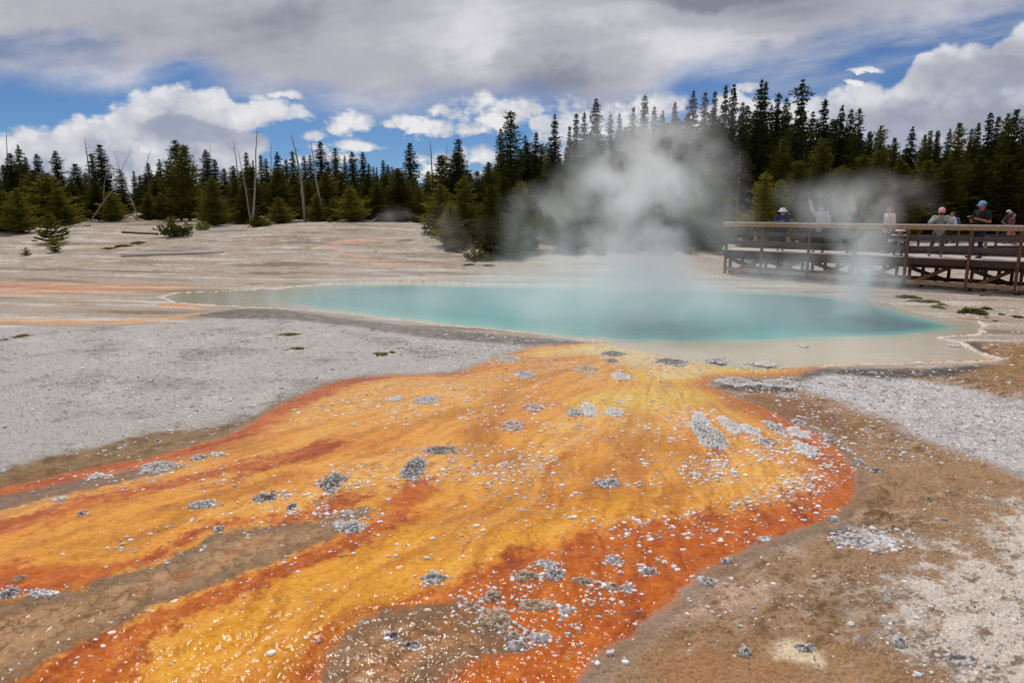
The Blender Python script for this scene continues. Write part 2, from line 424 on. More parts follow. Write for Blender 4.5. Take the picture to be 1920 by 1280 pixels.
    for g, rgb, s in ((CRACK, (176, 140, 102), 0.10), (BROWN2, (156, 106, 62), 0.10), (GREY3, (150, 112, 84), 0.08)):
        d = sdf(W, g) + 0.10 * mott + 0.05 * n5
        m = sstep(-0.5 * s, 0.5 * s, d)
        b = np.tile(lin(*rgb), (len(P), 1))
        b = mixc(b, lin(140, 106, 72), sstep(0.0, 0.25, n3 + 0.4 * n1 + 0.3 * n5) * 0.75)
        b = mixc(b, lin(112, 88, 62), sstep(0.15, 0.35, n4 + 0.5 * n5) * 0.6)
        b = mixc(b, lin(192, 140, 96), sstep(0.05, 0.4, n2 - 0.3 * n3) * 0.6)
        b = mixc(b, lin(182, 98, 44), sstep(0.12, 0.45, flow2 + 0.5 * n3 + 0.2 * mott) * 0.5)
        b = mixc(b, lin(88, 64, 40), sstep(0.13, 0.0, ce) * sstep(-0.35, 0.1, n2) * 0.8)
        b = mixc(b, lin(100, 76, 50), sstep(0.12, 0.0, ce2) * sstep(-0.1, 0.25, n4) * 0.6)
        b = mixc(b, lin(196, 166, 130), sstep(0.3, 0.6, ce) * sstep(-0.1, 0.3, n1) * 0.5)
        b = mixc(b, lin(116, 96, 74), sstep(0.28, 0.02, d) * 0.75)
        c = c + (b - c) * (m * 0.96)[:, None]
    col = col + (c - col) * mM[:, None]
    wet = np.maximum(wet, mM)
    grain = grain * (1 - 0.75 * mM)
    # thin damp line just outside the mat
    m = sstep(-0.16, -0.03, dM) * (1 - mM) * near
    col = mixc(col, lin(128, 92, 58), m * 0.5)
    # ---------------- pool shore and the pale shelf
    dP = sdf(Wf, POOL, 3.0)
    mP = sstep(-0.02, 0.03, dP)
    c = np.tile(lin(196, 182, 158), (len(P), 1))
    c = mixc(c, lin(206, 152, 66), sstep(0.16, 0.03, dP) * sstep(12.0, 11.4, y) * sstep(3.2, 4.8, x))
    col = col + (c - col) * mP[:, None]
    rim = np.zeros(len(P))
    for g in RIMS:
        w = 0.05 + 0.06 * n3 + 0.035 * n5
        rim = np.maximum(rim, sstep(w + 0.045, w - 0.02, line_dist(Wf, g)))
    rim = np.maximum(rim, 0.7 * sstep(0.26, 0.06, line_dist(Wf, RIM_BACK) + 0.1 * n3))
    col = mixc(col, lin(222, 212, 200), rim * sstep(-0.45, 0.1, n3 + 0.4 * n4) * 0.9)
    wet = wet * (1 - rim)
    # fine speckle of broken sinter
    spk = np.clip(n6, -1, 1) * grain
    col = col * (1 + 0.42 * spk[:, None] + 0.20 * (n5 * grain)[:, None])
    col = np.clip(col, 0.01, 0.85)
    return col, np.clip(wet, 0, 1), np.clip(grain, 0, 1), dP, dM, rim, (n3, n4, n5, n6)
# ================================================================== blender
import bpy, bmesh
from mathutils import Vector, Matrix

SC = bpy.context.scene
COL = SC.collection
rnd = random.Random(5)
R = math.radians


def tag(o, label=None, cat=None, group=None, kind=None):
    if label:
        o['label'] = label
    if cat:
        o['category'] = cat
    if group:
        o['group'] = group
    if kind:
        o['kind'] = kind
    return o


def link(o, parent=None):
    COL.objects.link(o)
    if parent is not None:
        o.parent = parent
    return o


def empty(name, loc=(0, 0, 0), rz=0.0):
    o = bpy.data.objects.new(name, None)
    o.location = loc
    o.rotation_euler = (0, 0, rz)
    o.empty_display_size = 0.2
    return link(o)


def mesh_np(name, V, F, mat=None, smooth=False):
    """mesh data from an array of points and an array (or list) of faces"""
    me = bpy.data.meshes.new(name)
    V = np.asarray(V, np.float32)
    if isinstance(F, np.ndarray) and F.ndim == 2:
        k = F.shape[1]
        me.vertices.add(len(V))
        me.vertices.foreach_set('co', V.ravel())
        me.loops.add(F.size)
        me.loops.foreach_set('vertex_index', F.ravel().astype(np.int32))
        me.polygons.add(len(F))
        me.polygons.foreach_set('loop_start', np.arange(0, F.size, k, dtype=np.int32))
        me.polygons.foreach_set('loop_total', np.full(len(F), k, np.int32))
        me.update(calc_edges=True)
    else:
        me.from_pydata(V.tolist(), [], [list(map(int, f)) for f in F])
    if smooth:
        me.polygons.foreach_set('use_smooth', np.ones(len(me.polygons), bool))
    if mat:
        me.materials.append(mat)
    me.update()
    return me


def set_attr(me, name, kind, data):
    a = me.attributes.new(name, kind, 'POINT')
    d = np.asarray(data, np.float32)
    if kind == 'FLOAT_COLOR':
        if d.shape[1] == 3:
            d = np.concatenate([d, np.ones((len(d), 1), np.float32)], 1)
        a.data.foreach_set('color', d.ravel())
    else:
        a.data.foreach_set('value', d.ravel())


class MB:
    """collects boxes, tubes and free faces; build() links them as one mesh object"""

    def __init__(self):
        self.v, self.f = [], []

    def add(self, vs, fs):
        b = len(self.v)
        self.v += [tuple(p) for p in vs]
        self.f += [tuple(b + i for i in q) for q in fs]

    def box(self, a, b, bev=0.0):
        self.beam(None, None, 0, 0, box=(a, b), bev=bev)

    def beam(self, p, q, w, h, up=(0, 0, 1), box=None, bev=0.006, roll=0.0):
        """a squared timber from p to q, w wide and h high, its long edges eased"""
        if box:
            a, b = Vector(box[0]), Vector(box[1])
            c = (a + b) / 2
            p, q = Vector((a.x, c.y, c.z)), Vector((b.x, c.y, c.z))
            w, h = b.y - a.y, b.z - a.z
        p, q = Vector(p), Vector(q)
        d = (q - p).normalized()
        u = Vector(up)
        if abs(d.dot(u)) > 0.98:
            u = Vector((0, 1, 0))
        s = d.cross(u).normalized()
        u = s.cross(d).normalized()
        if roll:
            s, u = s * math.cos(roll) + u * math.sin(roll), u * math.cos(roll) - s * math.sin(roll)
        e = min(bev, w * 0.3, h * 0.3)
        ring = [(-w / 2 + e, -h / 2), (w / 2 - e, -h / 2), (w / 2, -h / 2 + e), (w / 2, h / 2 - e),
                (w / 2 - e, h / 2), (-w / 2 + e, h / 2), (-w / 2, h / 2 - e), (-w / 2, -h / 2 + e)]
        vs = [p + s * a + u * b for a, b in ring] + [q + s * a + u * b for a, b in ring]
        fs = [(i, (i + 1) % 8, 8 + (i + 1) % 8, 8 + i) for i in range(8)]
        fs += [tuple(range(7, -1, -1)), tuple(range(8, 16))]
        self.add(vs, fs)

    def tube(self, pts, rad, n=8, cap=True):
        pts = [Vector(p) for p in pts]
        m = len(pts)
        rad = [rad] * m if isinstance(rad, (int, float)) else list(rad)
        ref = None
        vs, fs = [], []
        for i, p in enumerate(pts):
            d = (pts[min(i + 1, m - 1)] - pts[max(i - 1, 0)]).normalized()
            if ref is None:
                ref = Vector((1, 0, 0)) if abs(d.x) < 0.9 else Vector((0, 1, 0))
            ref = (ref - d * ref.dot(d)).normalized()
            s = d.cross(ref)
            for k in range(n):
                a = 2 * math.pi * k / n
                vs.append(p + (ref * math.cos(a) + s * math.sin(a)) * rad[i])
        for i in range(m - 1):
            for k in range(n):
                fs.append((i * n + k, i * n + (k + 1) % n, (i + 1) * n + (k + 1) % n, (i + 1) * n + k))
        if cap:
            fs.append(tuple(range(n - 1, -1, -1)))
            fs.append(tuple((m - 1) * n + k for k in range(n)))
        self.add(vs, fs)

    def ball(self, c, r, n=10, m=7, sq=(1, 1, 1)):
        vs = [(c[0], c[1], c[2] + r * sq[2])]
        for j in range(1, m):
            t = math.pi * j / m
            for k in range(n):
                a = 2 * math.pi * k / n
                vs.append((c[0] + r * sq[0] * math.sin(t) * math.cos(a), c[1] + r * sq[1] * math.sin(t) * math.sin(a), c[2] + r * sq[2] * math.cos(t)))
        vs.append((c[0], c[1], c[2] - r * sq[2]))
        fs = [(0, 1 + k, 1 + (k + 1) % n) for k in range(n)]
        for j in range(m - 2):
            for k in range(n):
                fs.append((1 + j * n + k, 1 + (j + 1) * n + k, 1 + (j + 1) * n + (k + 1) % n, 1 + j * n + (k + 1) % n))
        L = len(vs) - 1
        fs += [(L, L - n + (k + 1) % n, L - n + k) for k in range(n)]
        self.add(vs, fs)

    def mesh(self, name, mat, smooth=False):
        me = bpy.data.meshes.new(name)
        me.from_pydata(self.v, [], self.f)
        bm = bmesh.new()
        bm.from_mesh(me)
        bmesh.ops.recalc_face_normals(bm, faces=bm.faces)
        bm.to_mesh(me)
        bm.free()
        if smooth:
            for p in me.polygons:
                p.use_smooth = True
        if mat:
            me.materials.append(mat)
        return me

    def build(self, name, mat, parent=None, smooth=False):
        return link(bpy.data.objects.new(name, self.mesh(name, mat, smooth)), parent)


# ------------------------------------------------------------------ node helpers
class S:
    """a node socket with arithmetic"""

    def __init__(self, nt, sock):
        self.nt, self.s = nt, sock

    def _m(self, op, *args):
        n = self.nt.nodes.new('ShaderNodeMath')
        n.operation = op
        for i, a in enumerate((self,) + args):
            if isinstance(a, S):
                self.nt.links.new(a.s, n.inputs[i])
            else:
                n.inputs[i].default_value = float(a)
        return S(self.nt, n.outputs[0])

    def __add__(self, o): return self._m('ADD', o)
    __radd__ = __add__
    def __sub__(self, o): return self._m('SUBTRACT', o)
    def __rsub__(self, o): return (self * -1.0) + o
    def __mul__(self, o): return self._m('MULTIPLY', o)
    __rmul__ = __mul__
    def __truediv__(self, o): return self._m('DIVIDE', o)
    def __pow__(self, o): return self._m('POWER', o)
    def max(self, o): return self._m('MAXIMUM', o)
    def min(self, o): return self._m('MINIMUM', o)
    def abs(self): return self._m('ABSOLUTE')
    def exp(self): return self._m('EXPONENT')

    def step(self, a, b, lo=0.0, hi=1.0):
        """smooth step from a to b"""
        n = self.nt.nodes.new('ShaderNodeMapRange')
        n.interpolation_type = 'SMOOTHSTEP'
        self.nt.links.new(self.s, n.inputs[0])
        if a < b:
            v = (a, b, lo, hi)
        else:
            v = (b, a, hi, lo)
        for i in range(4):
            n.inputs[1 + i].default_value = v[i]
        return S(self.nt, n.outputs[0])

    def curve(self, pts):
        """pts: (x, value) within 0..1"""
        n = self.nt.nodes.new('ShaderNodeFloatCurve')
        self.nt.links.new(self.s, n.inputs['Value'])
        c = n.mapping.curves[0]
        pts = sorted(pts)
        while len(c.points) < len(pts):
            c.points.new(0.5, 0.5)
        for p, (a, b) in zip(c.points, pts):
            p.location = (a, b)
            p.handle_type = 'AUTO'
        n.mapping.use_clip = False
        n.mapping.update()
        return S(self.nt, n.outputs[0])


class NT:
    def __init__(self, nt):
        self.nt = nt
        nt.nodes.clear()

    def node(self, kind, **kw):
        n = self.nt.nodes.new(kind)
        for k, v in kw.items():
            setattr(n, k, v)
        return n

    def link(self, a, b):
        self.nt.links.new(a.s if isinstance(a, S) else a, b)

    def put(self, sock, v):
        if isinstance(v, S):
            self.nt.links.new(v.s, sock)
        elif hasattr(v, 'is_output'):
            self.nt.links.new(v, sock)
        elif isinstance(v, (tuple, list, np.ndarray)):
            v = tuple(float(a) for a in v)
            sock.default_value = v + (1.0,) if len(v) == 3 and sock.type == 'RGBA' else v
        else:
            sock.default_value = v

    def voronoi2(self, vec, scale):
        n = self.node('ShaderNodeTexVoronoi', feature='F1', voronoi_dimensions='2D')
        self.put(n.inputs['Vector'], vec)
        n.inputs['Scale'].default_value = scale
        return S(self.nt, n.outputs['Distance'])

    def xyz(self, x, y, z):
        n = self.node('ShaderNodeCombineXYZ')
        for i, v in enumerate((x, y, z)):
            self.put(n.inputs[i], v)
        return S(self.nt, n.outputs[0])

    def sep(self, v):
        n = self.node('ShaderNodeSeparateXYZ')
        self.put(n.inputs[0], v)
        return [S(self.nt, n.outputs[i]) for i in range(3)]

    def noise(self, vec, scale=1.0, detail=4.0, rough=0.5, dist=0.0, dim='3D', out=0):
        n = self.node('ShaderNodeTexNoise', noise_dimensions=dim)
        if vec is not None:
            self.put(n.inputs['Vector'], vec)
        n.inputs['Scale'].default_value = scale
        n.inputs['Detail'].default_value = detail
        n.inputs['Roughness'].default_value = rough
        n.inputs['Distortion'].default_value = dist
        return S(self.nt, n.outputs[out])

    def voronoi(self, vec, scale=1.0, feature='F1', rand=1.0, out='Distance'):
        n = self.node('ShaderNodeTexVoronoi', feature=feature)
        if vec is not None:
            self.put(n.inputs['Vector'], vec)
        n.inputs['Scale'].default_value = scale
        n.inputs['Randomness'].default_value = rand
        return S(self.nt, n.outputs[out])

    def mix(self, a, b, f, blend='MIX'):
        n = self.node('ShaderNodeMix', data_type='RGBA', blend_type=blend)
        self.put(n.inputs[0], f)
        self.put(n.inputs[6], a)
        self.put(n.inputs[7], b)
        return S(self.nt, n.outputs[2])

    def attr(self, name, out='Color'):
        n = self.node('ShaderNodeAttribute', attribute_name=name)
        return S(self.nt, n.outputs[out])

    def pos(self):
        return S(self.nt, self.node('ShaderNodeNewGeometry').outputs['Position'])

    def obj(self):
        return S(self.nt, self.node('ShaderNodeTexCoord').outputs['Object'])

    def bump(self, h, strength=0.5, dist=0.02, normal=None):
        n = self.node('ShaderNodeBump')
        n.inputs['Strength'].default_value = strength
        n.inputs['Distance'].default_value = dist
        self.put(n.inputs['Height'], h)
        if normal is not None:
            self.put(n.inputs['Normal'], normal)
        return S(self.nt, n.outputs[0])


def new_mat(name):
    m = bpy.data.materials.new(name)
    m.use_nodes = True
    return m, NT(m.node_tree)


def finish(t, **kw):
    """a Principled surface with the given inputs"""
    b = t.node('ShaderNodeBsdfPrincipled')
    for k, v in kw.items():
        t.put(b.inputs[k.replace('_', ' ')], v)
    o = t.node('ShaderNodeOutputMaterial')
    t.nt.links.new(b.outputs[0], o.inputs['Surface'])
    return b


def mat_noise(name, c1, c2, scale=8.0, rough=0.8, bump=0.3, stretch=(1, 1, 1), vary=0.0, detail=6.0, bdist=0.01, spec=0.3):
    """two-tone surface with grain, by default in the object's own space"""
    m, t = new_mat(name)
    v = t.obj()
    mp = t.node('ShaderNodeMapping')
    mp.inputs['Scale'].default_value = stretch
    t.put(mp.inputs['Vector'], v)
    v = S(t.nt, mp.outputs[0])
    n = t.noise(v, scale, detail, 0.62)
    col = t.mix(c1, c2, n.step(0.32, 0.68))
    if vary:
        oi = t.node('ShaderNodeObjectInfo')
        r = S(t.nt, oi.outputs['Random'])
        hs = t.node('ShaderNodeHueSaturation')
        t.put(hs.inputs['Color'], col)
        t.put(hs.inputs['Value'], r * (2 * vary) + (1 - vary))
        col = S(t.nt, hs.outputs[0])
    kw = {}
    if bump:
        kw['Normal'] = t.bump(n, bump, bdist)
    b = finish(t, Base_Color=col, Roughness=rough, **kw)
    b.inputs['Specular IOR Level'].default_value = spec
    return m


# ------------------------------------------------------------------ camera, sun, sky
cam = bpy.data.cameras.new('camera')
cam.sensor_width = 36.0
cam.lens = 24.0
cam.clip_end = 5000
co = link(bpy.data.objects.new('camera', cam))
co.location = (0, 0, EYE)
co.rotation_euler = (math.pi / 2 - TH, 0, 0)
SC.camera = co

SUN_EL, SUN_AZ = R(60), R(-12)          # ahead of the camera and a little to its left, high
sd = bpy.data.lights.new('sun', 'SUN')
sd.energy = 2.5
sd.angle = R(0.53)
sd.color = (1.0, 0.955, 0.89)
so = link(bpy.data.objects.new('sun', sd))
sv = Vector((math.sin(SUN_AZ) * math.cos(SUN_EL), math.cos(SUN_AZ) * math.cos(SUN_EL), math.sin(SUN_EL)))
so.rotation_euler = sv.to_track_quat('Z', 'Y').to_euler()
so.location = sv * 60


def sky_xz(px, py):
    d = ray(px, py)
    return d[0] / d[1], d[2] / d[1]


def build_world():
    w = bpy.data.worlds.new('World')
    SC.world = w
    w.use_nodes = True
    t = NT(w.node_tree)
    sky = t.node('ShaderNodeTexSky')
    sky.sky_type = 'NISHITA'
    sky.sun_disc = False
    sky.sun_elevation = SUN_EL
    sky.sun_rotation = SUN_AZ
    sky.altitude = 2300
    sky.air_density = 1.0
    sky.dust_density = 0.2
    sky.ozone_density = 2.5
    d = S(t.nt, t.node('ShaderNodeTexCoord').outputs['Generated'])
    dx, dy, dz = t.sep(d)
    ay = dy.abs().max(0.12)
    X, Z = dx / ay, dz / ay
    t01 = (X + 0.9) / 1.8

    def outline(pts):
        return t01.curve([((sky_xz(a, b)[0] + 0.9) / 1.8, sky_xz(a, b)[1] / 0.4 + 0.3) for a, b in pts])

    def height(c):
        return (c - 0.3) * 0.4
    P = t.xyz(X, Z * 1.5, 0.0)

    def ns(vec, scale, detail, rough):
        return t.noise(vec, scale, detail, rough, 0.0, '2D') - 0.5
    nbig = ns(P, 3.2, 4, 0.55)
    nmid = ns(P, 9.5, 4, 0.6)
    nfine = ns(P, 30.0, 3, 0.62)
    Pw = t.xyz(X + nfine * 0.012, Z * 1.4 + nmid * 0.02, 0.0)
    b1 = t.voronoi2(Pw, 15.0)
    b2 = t.voronoi2(Pw, 37.0)
    b3 = t.voronoi2(Pw, 85.0)
    bil = 0.62 - b1 * 0.75 - b2 * 0.42 - b3 * 0.22 + nfine * 0.25         # rounded heads
    streak = ns(t.xyz(X * 2.2 + Z * 1.5, Z * 14.0 - X * 2.4, 0.3), 2.2, 4, 0.6)
    K = 10.0                                                  # Background strength 0.1

    def c3(r, g, b):
        return tuple(lin(r, g, b) * K)

    def layer(base, colr, dens):
        return t.mix(base, colr, dens)
    blue = t.mix(S(t.nt, sky.outputs[0]), (0.37, 0.51, 0.69), 1.0, 'MULTIPLY')
    col = blue
    # high thin streaks over the blue at the right
    hz = outline([(-300, 60), (900, 230), (1200, 200), (1290, 150), (1400, 190), (1600, 190), (1920, 130), (2200, 120)])
    thin = (Z - height(hz)).step(-0.03, 0.05) * (streak * 1.3 + nbig * 0.5 + 0.24).step(0.0, 0.65)
    col = layer(col, c3(172, 178, 196), thin * 0.75)
    # the wide grey deck
    zb = outline([(-400, 150), (0, 158), (160, 165), (250, 158), (320, 132), (400, 150), (450, 172), (560, 182), (640, 198), (730, 216),
                  (800, 200), (880, 190), (980, 192), (1080, 215), (1180, 205), (1250, 170), (1300, 138), (1400, 128), (1500, 108), (1620, 84), (1760, 62),
                  (1920, 30), (2300, 20)])
    edge = Z - height(zb) + nmid * 0.035 + nbig * 0.02
    deck = (edge + nfine * 0.02).step(-0.022, 0.045)

    Zb = Z + nmid * 0.05 + nbig * 0.03

    def blob(px, py, rx, ry):
        cx, cz = sky_xz(px, py)
        ex, ez = rx / 1280.0, ry / 1280.0
        qa, qb = (X - cx) * (1 / ex), (Zb - cz) * (1 / ez)
        return (qa * qa + qb * qb).step(2.6, 0.0)
    dark = blob(1430, 18, 150, 30) + blob(1290, -12, 130, 22) * 1.0 + blob(330, 45, 210, 55) * 0.55 + blob(1070, 125, 120, 50) * 0.6 + blob(60, 92, 130, 30) * 0.8 \
        + blob(640, 60, 130, 60) * 0.25 + blob(860, 150, 170, 40) * 0.35 + blob(500, 130, 150, 40) * 0.2
    lite = blob(1250, 80, 170, 60) * 0.7 + blob(960, 60, 170, 60) * 0.5 + blob(720, 120, 100, 60) * 0.35 + blob(180, 140, 150, 24) * 0.6 + blob(145, 70, 40, 12) * 0.7 + blob(1600, 40, 180, 30) * 0.4
    sh = nbig * 1.0 + nmid * 0.55 + streak * 0.45 + lite * 0.45 - dark * 0.5 + 0.48
    dcol = t.mix(c3(130, 134, 149), c3(178, 178, 188), sh.step(-0.25, 0.42))
    dcol = t.mix(dcol, c3(216, 216, 221), sh.step(0.40, 0.95))
    hole = blob(70, 92, 120, 26) * 0.55 + blob(330, 128, 50, 14) * 0.4
    col = layer(col, dcol, (deck - hole).max(0.0) * (t01 * 1.8 - 0.9).step(0.85, 0.3, 0.75, 1.0))

    # heaped white clouds
    def bank(base, top, fade_z, rough=0.026):
        below = height(outline(top)) + bil * rough + nmid * 0.016 - Z
        den = (below + nfine * 0.010).step(-0.003, 0.010) * (below + nmid * 0.03).step(-0.01, 0.03, 0.7, 1.0)
        body = bil * 1.15 + nmid * 1.9 + nbig * 1.0 + below.step(0.065, 0.0) * 0.66 - 0.08
        cc = t.mix(c3(166, 172, 190), c3(204, 205, 213), body.step(-0.45, 0.3))
        cc = t.mix(cc, c3(230, 229, 231), body.step(0.22, 0.8))
        cc = t.mix(cc, c3(204, 207, 217), Z.step(fade_z, 0.0) * 0.7)
        return cc, den, below
    L0 = [(-400, 262), (0, 250), (50, 241), (90, 243), (118, 228), (140, 212), (180, 212), (200, 214), (206, 200), (240, 186), (262, 176), (300, 158), (345, 150), (372, 164),
          (405, 164), (430, 184), (442, 198), (480, 191), (520, 186), (560, 198), (590, 222), (610, 250), (640, 300), (690, 420), (760, 470), (2300, 480)]
    cc, den, below = bank(col, L0, 0.05)
    gap = blob(590, 250, 90, 26) + blob(620, 290, 90, 34) * 1.2 + blob(540, 250, 30, 16) * 0.5 + blob(530, 300, 40, 16) * 0.5 + nfine * 1.2 + nmid * 0.8
    dkb = blob(345, 245, 60, 18) * 0.9 + blob(430, 258, 60, 16) * 0.6
    cc = t.mix(cc, c3(150, 158, 180), (dkb + nfine * 0.4).min(0.75).max(0.0))
    col = layer(col, cc, den * gap.step(0.75, 0.25))
    R0 = [(-400, 480), (1180, 470), (1240, 300), (1290, 222), (1330, 188), (1365, 172), (1420, 180), (1500, 182), (1550, 172), (1590, 164), (1630, 166), (1660, 168), (1690, 148), (1715, 116),
          (1748, 92), (1790, 74), (1830, 70), (1868, 78), (1900, 60), (1940, 50), (2050, 60), (2300, 40)]
    cc, den, below = bank(col, R0, 0.02)
    dkb = blob(1830, 142, 120, 26) * 0.85 + blob(1910, 95, 60, 30) * 0.8 + blob(1780, 215, 170, 26) * 0.45 + blob(1890, 235, 150, 26) * 0.5 + blob(1640, 235, 70, 22) * 0.3
    cc = t.mix(cc, c3(150, 154, 168), (dkb * 0.8 + nmid * 0.8).min(0.8).max(0.0))
    col = layer(col, cc, den * 0.97)

    # small separate heaps, flat below
    Xh, Zh = X + nmid * 0.03 + nfine * 0.022, Z + nfine * 0.016 + nmid * 0.01
    heaps = None
    for px, py, rx, ry in ((655, 240, 56, 30), (752, 232, 30, 18), (777, 247, 16, 9), (588, 258, 34, 11), (540, 182, 34, 12), (600, 300, 80, 16), (650, 275, 85, 14),
                           (845, 242, 92, 26), (895, 207, 46, 40), (840, 216, 46, 30), (940, 225, 46, 34), (960, 207, 70, 20), (1050, 250, 70, 60), (1000, 205, 80, 24),
                           (900, 300, 62, 26), (815, 302, 42, 24), (840, 332, 90, 16), (930, 322, 46, 24), (1030, 300, 70, 44), (1070, 330, 100, 44), (1150, 240, 70, 44), (1230, 205, 70, 30),
                           (1395, 168, 34, 14), (1622, 132, 34, 8), (1602, 154, 26, 7)):
        cx, cz = sky_xz(px, py)
        ex, ez = rx / 1280.0, ry / 1280.0
        qa, qb = (Xh - cx) * (1 / ex), (Zh - cz) * (1 / ez)
        qb = qb.max(qb * -1.6)
        f = 1.0 - (qa * qa + qb * qb)
        heaps = f if heaps is None else heaps.max(f)
    hs = heaps * 0.8 + bil * 0.9 + nfine * 0.8
    hd = (hs + nfine * 1.1).step(-0.05, 0.75)
    hb = bil * 1.1 + nmid * 1.7 + nfine * 0.8 + 0.05
    hc = t.mix(c3(170, 178, 198), c3(206, 208, 215), (hb + heaps * 0.5).step(-0.35, 0.35))
    hc = t.mix(hc, c3(236, 235, 236), (hb + heaps * 0.35).step(0.15, 0.75))
    col = layer(col, hc, hd * 0.96)
    bg = t.node('ShaderNodeBackground')
    bg.inputs['Strength'].default_value = 0.1
    t.put(bg.inputs['Color'], col)
    o = t.node('ShaderNodeOutputWorld')
    t.nt.links.new(bg.outputs[0], o.inputs['Surface'])


build_world()
vs_ = SC.view_settings
SC.display_settings.display_device = 'sRGB'
vs_.view_transform = 'Standard'
vs_.look = 'None'
vs_.exposure = 0.0
vs_.gamma = 1.0
SC.render.engine = 'CYCLES'
cy = SC.cycles
cy.use_denoising = True
cy.denoiser = 'OPENIMAGEDENOISE'
cy.denoising_input_passes = 'RGB_ALBEDO_NORMAL'
cy.use_adaptive_sampling = True
cy.adaptive_threshold = 0.015
cy.adaptive_min_samples = 20
cy.max_bounces = 6
cy.diffuse_bounces = 2
cy.glossy_bounces = 2
cy.transmission_bounces = 3
cy.volume_bounces = 4
cy.transparent_max_bounces = 8
cy.volume_step_rate = 1.0
cy.volume_max_steps = 64
cy.sample_clamp_indirect = 4.0
# ------------------------------------------------------------------ ground sheet
def build_ground():
    # fan of rows: close rows near the camera, wider ones farther off; a coarse skirt all round
    inv = np.concatenate([np.linspace(1 / 2.35, 1 / 14.0, 520, endpoint=False), np.linspace(1 / 14.0, 1 / 62.0, 190, endpoint=False), np.linspace(1 / 62.0, 1 / 900.0, 60)])
    Y = 1.0 / inv
    side = np.concatenate([np.linspace(0.86, 1.7, 260), np.geomspace(1.7, 14, 30)[1:]])[1:]
    tx = np.concatenate([-side[::-1], np.linspace(-0.86, 0.86, 1080), side])
    Y0 = 1.2
    gx = tx[None, :] * (Y[:, None] + Y0 * np.clip(1.6 - np.abs(tx), 0, 1)[None, :] * 0.6)
    gy = np.repeat(Y[:, None], len(tx), 1)
    # skirt behind the camera
    yb = np.array([-60.0, -20, -6, -2, 0.0, 1.2, 1.9])
    bx = np.repeat(gx[:1], len(yb), 0)
    by = np.repeat(yb[:, None], len(tx), 1)
    gx = np.concatenate([gx[::-1], bx[::-1]], 0)
    gy = np.concatenate([gy[::-1], by[::-1]], 0)
    n, m = gx.shape
    P = np.stack([gx.ravel(), gy.ravel()], 1)
    cols, wets, grains, zs = [], [], [], []
    for a in range(0, len(P), 120000):
        Q = P[a:a + 120000]
        c, w, g, dP, dM, rim, (n3, n4, n5, n6) = ground_paint(Q)
        z = terrain(Q[:, 0], Q[:, 1])
        near = sstep(40, 8, Q[:, 1])
        mm = sstep(0, 0.4, dM)
        z = z + near * ((1 - mm) * (0.022 * n3 + 0.012 * n5 + 0.006 * n6 * g) + mm * (0.014 * n4 + 0.008 * n5))
        z = z + sstep(0.0, 1.2, dM) * 0.05 * sstep(14, 8, Q[:, 1])          # the mat is a low apron
        z = z + rim * sstep(-0.45, 0.1, n3 + 0.4 * n4) * (0.010 + 0.014 * n5)
        zin = -0.06 - 1.3 * sstep(0.2, 2.2, dP)
        k = sstep(0.0, 0.06, dP)
        z = z * (1 - k) + zin * k
        cols.append(c)
        wets.append(w)
        grains.append(g)
        zs.append(z)
    V = np.concatenate([P, np.concatenate(zs)[:, None]], 1)
    i = np.arange(n * m).reshape(n, m)
    F = np.stack([i[:-1, :-1], i[1:, :-1], i[1:, 1:], i[:-1, 1:]], -1).reshape(-1, 4)
    mat, t = new_mat('hot_spring_ground')
    p = t.pos()
    col = t.attr('surface')
    wet = t.attr('wet', 'Fac')
    gr = t.attr('grain', 'Fac')
    n1 = t.noise(p, 38.0, 5, 0.7)
    n2 = t.noise(p, 150.0, 3, 0.75)
    v1 = t.voronoi(p, 46.0)
    # sinter gravel: pale and dark chips; on the mat a soft fine mottling
    k = (n1 - 0.5) * 0.75 + (n2 - 0.5) * 0.5
    amp = gr * 0.75 + 0.55
    c = t.mix(col, (1, 1, 1), 0.0)
    hs = t.node('ShaderNodeHueSaturation')
    t.put(hs.inputs['Color'], col)
    t.put(hs.inputs['Value'], k * amp + 1.0)
    col = S(t.nt, hs.outputs[0])
    n3 = t.noise(p, 75.0, 4, 0.7)
    n4 = t.noise(p, 22.0, 5, 0.7)
    dk = (n3 * 0.6 + n4 * 0.5).step(0.53, 0.66) * wet * 0.5
    col = t.mix(col, t.mix(col, (0.62, 0.42, 0.28), 1.0, 'MULTIPLY'), dk)
    lt = (n3 * 0.7 + n1 * 0.4).step(0.59, 0.72) * wet * 0.3
    col = t.mix(col, t.mix(col, (0.75, 0.58, 0.36), 0.5), lt)
    rough = t.noise(p, 14.0, 4, 0.6).step(0.35, 0.7, 0.10, 0.24)
    rgh = (1.0 - wet) * 0.9 + wet * rough
    n5 = t.noise(p, 84.0, 1, 0.5)
    n6 = t.noise(p, 9.0, 3, 0.6)
    dry = 1.0 - wet * 0.9
    h = (n1 * (gr * 0.8 + 0.35) + n2 * 0.5 + v1 * (gr * 0.6)) * dry + n5 * wet * 0.115 + n6 * wet * 0.8
    b = finish(t, Base_Color=col, Roughness=rgh, Normal=t.bump(h, 0.7, 0.014))
    t.put(b.inputs['Specular IOR Level'], wet * 0.24 + 0.04)
    b.inputs['IOR'].default_value = 1.33
    me = mesh_np('ground', V, F, mat, smooth=True)
    set_attr(me, 'surface', 'FLOAT_COLOR', np.concatenate(cols))
    set_attr(me, 'wet', 'FLOAT', np.concatenate(wets))
    set_attr(me, 'grain', 'FLOAT', np.concatenate(grains))
    o = link(bpy.data.objects.new('ground', me))
    tag(o, 'grey white sinter flat with a glossy orange microbial mat fanning from the pool', 'ground', kind='structure')


build_ground()


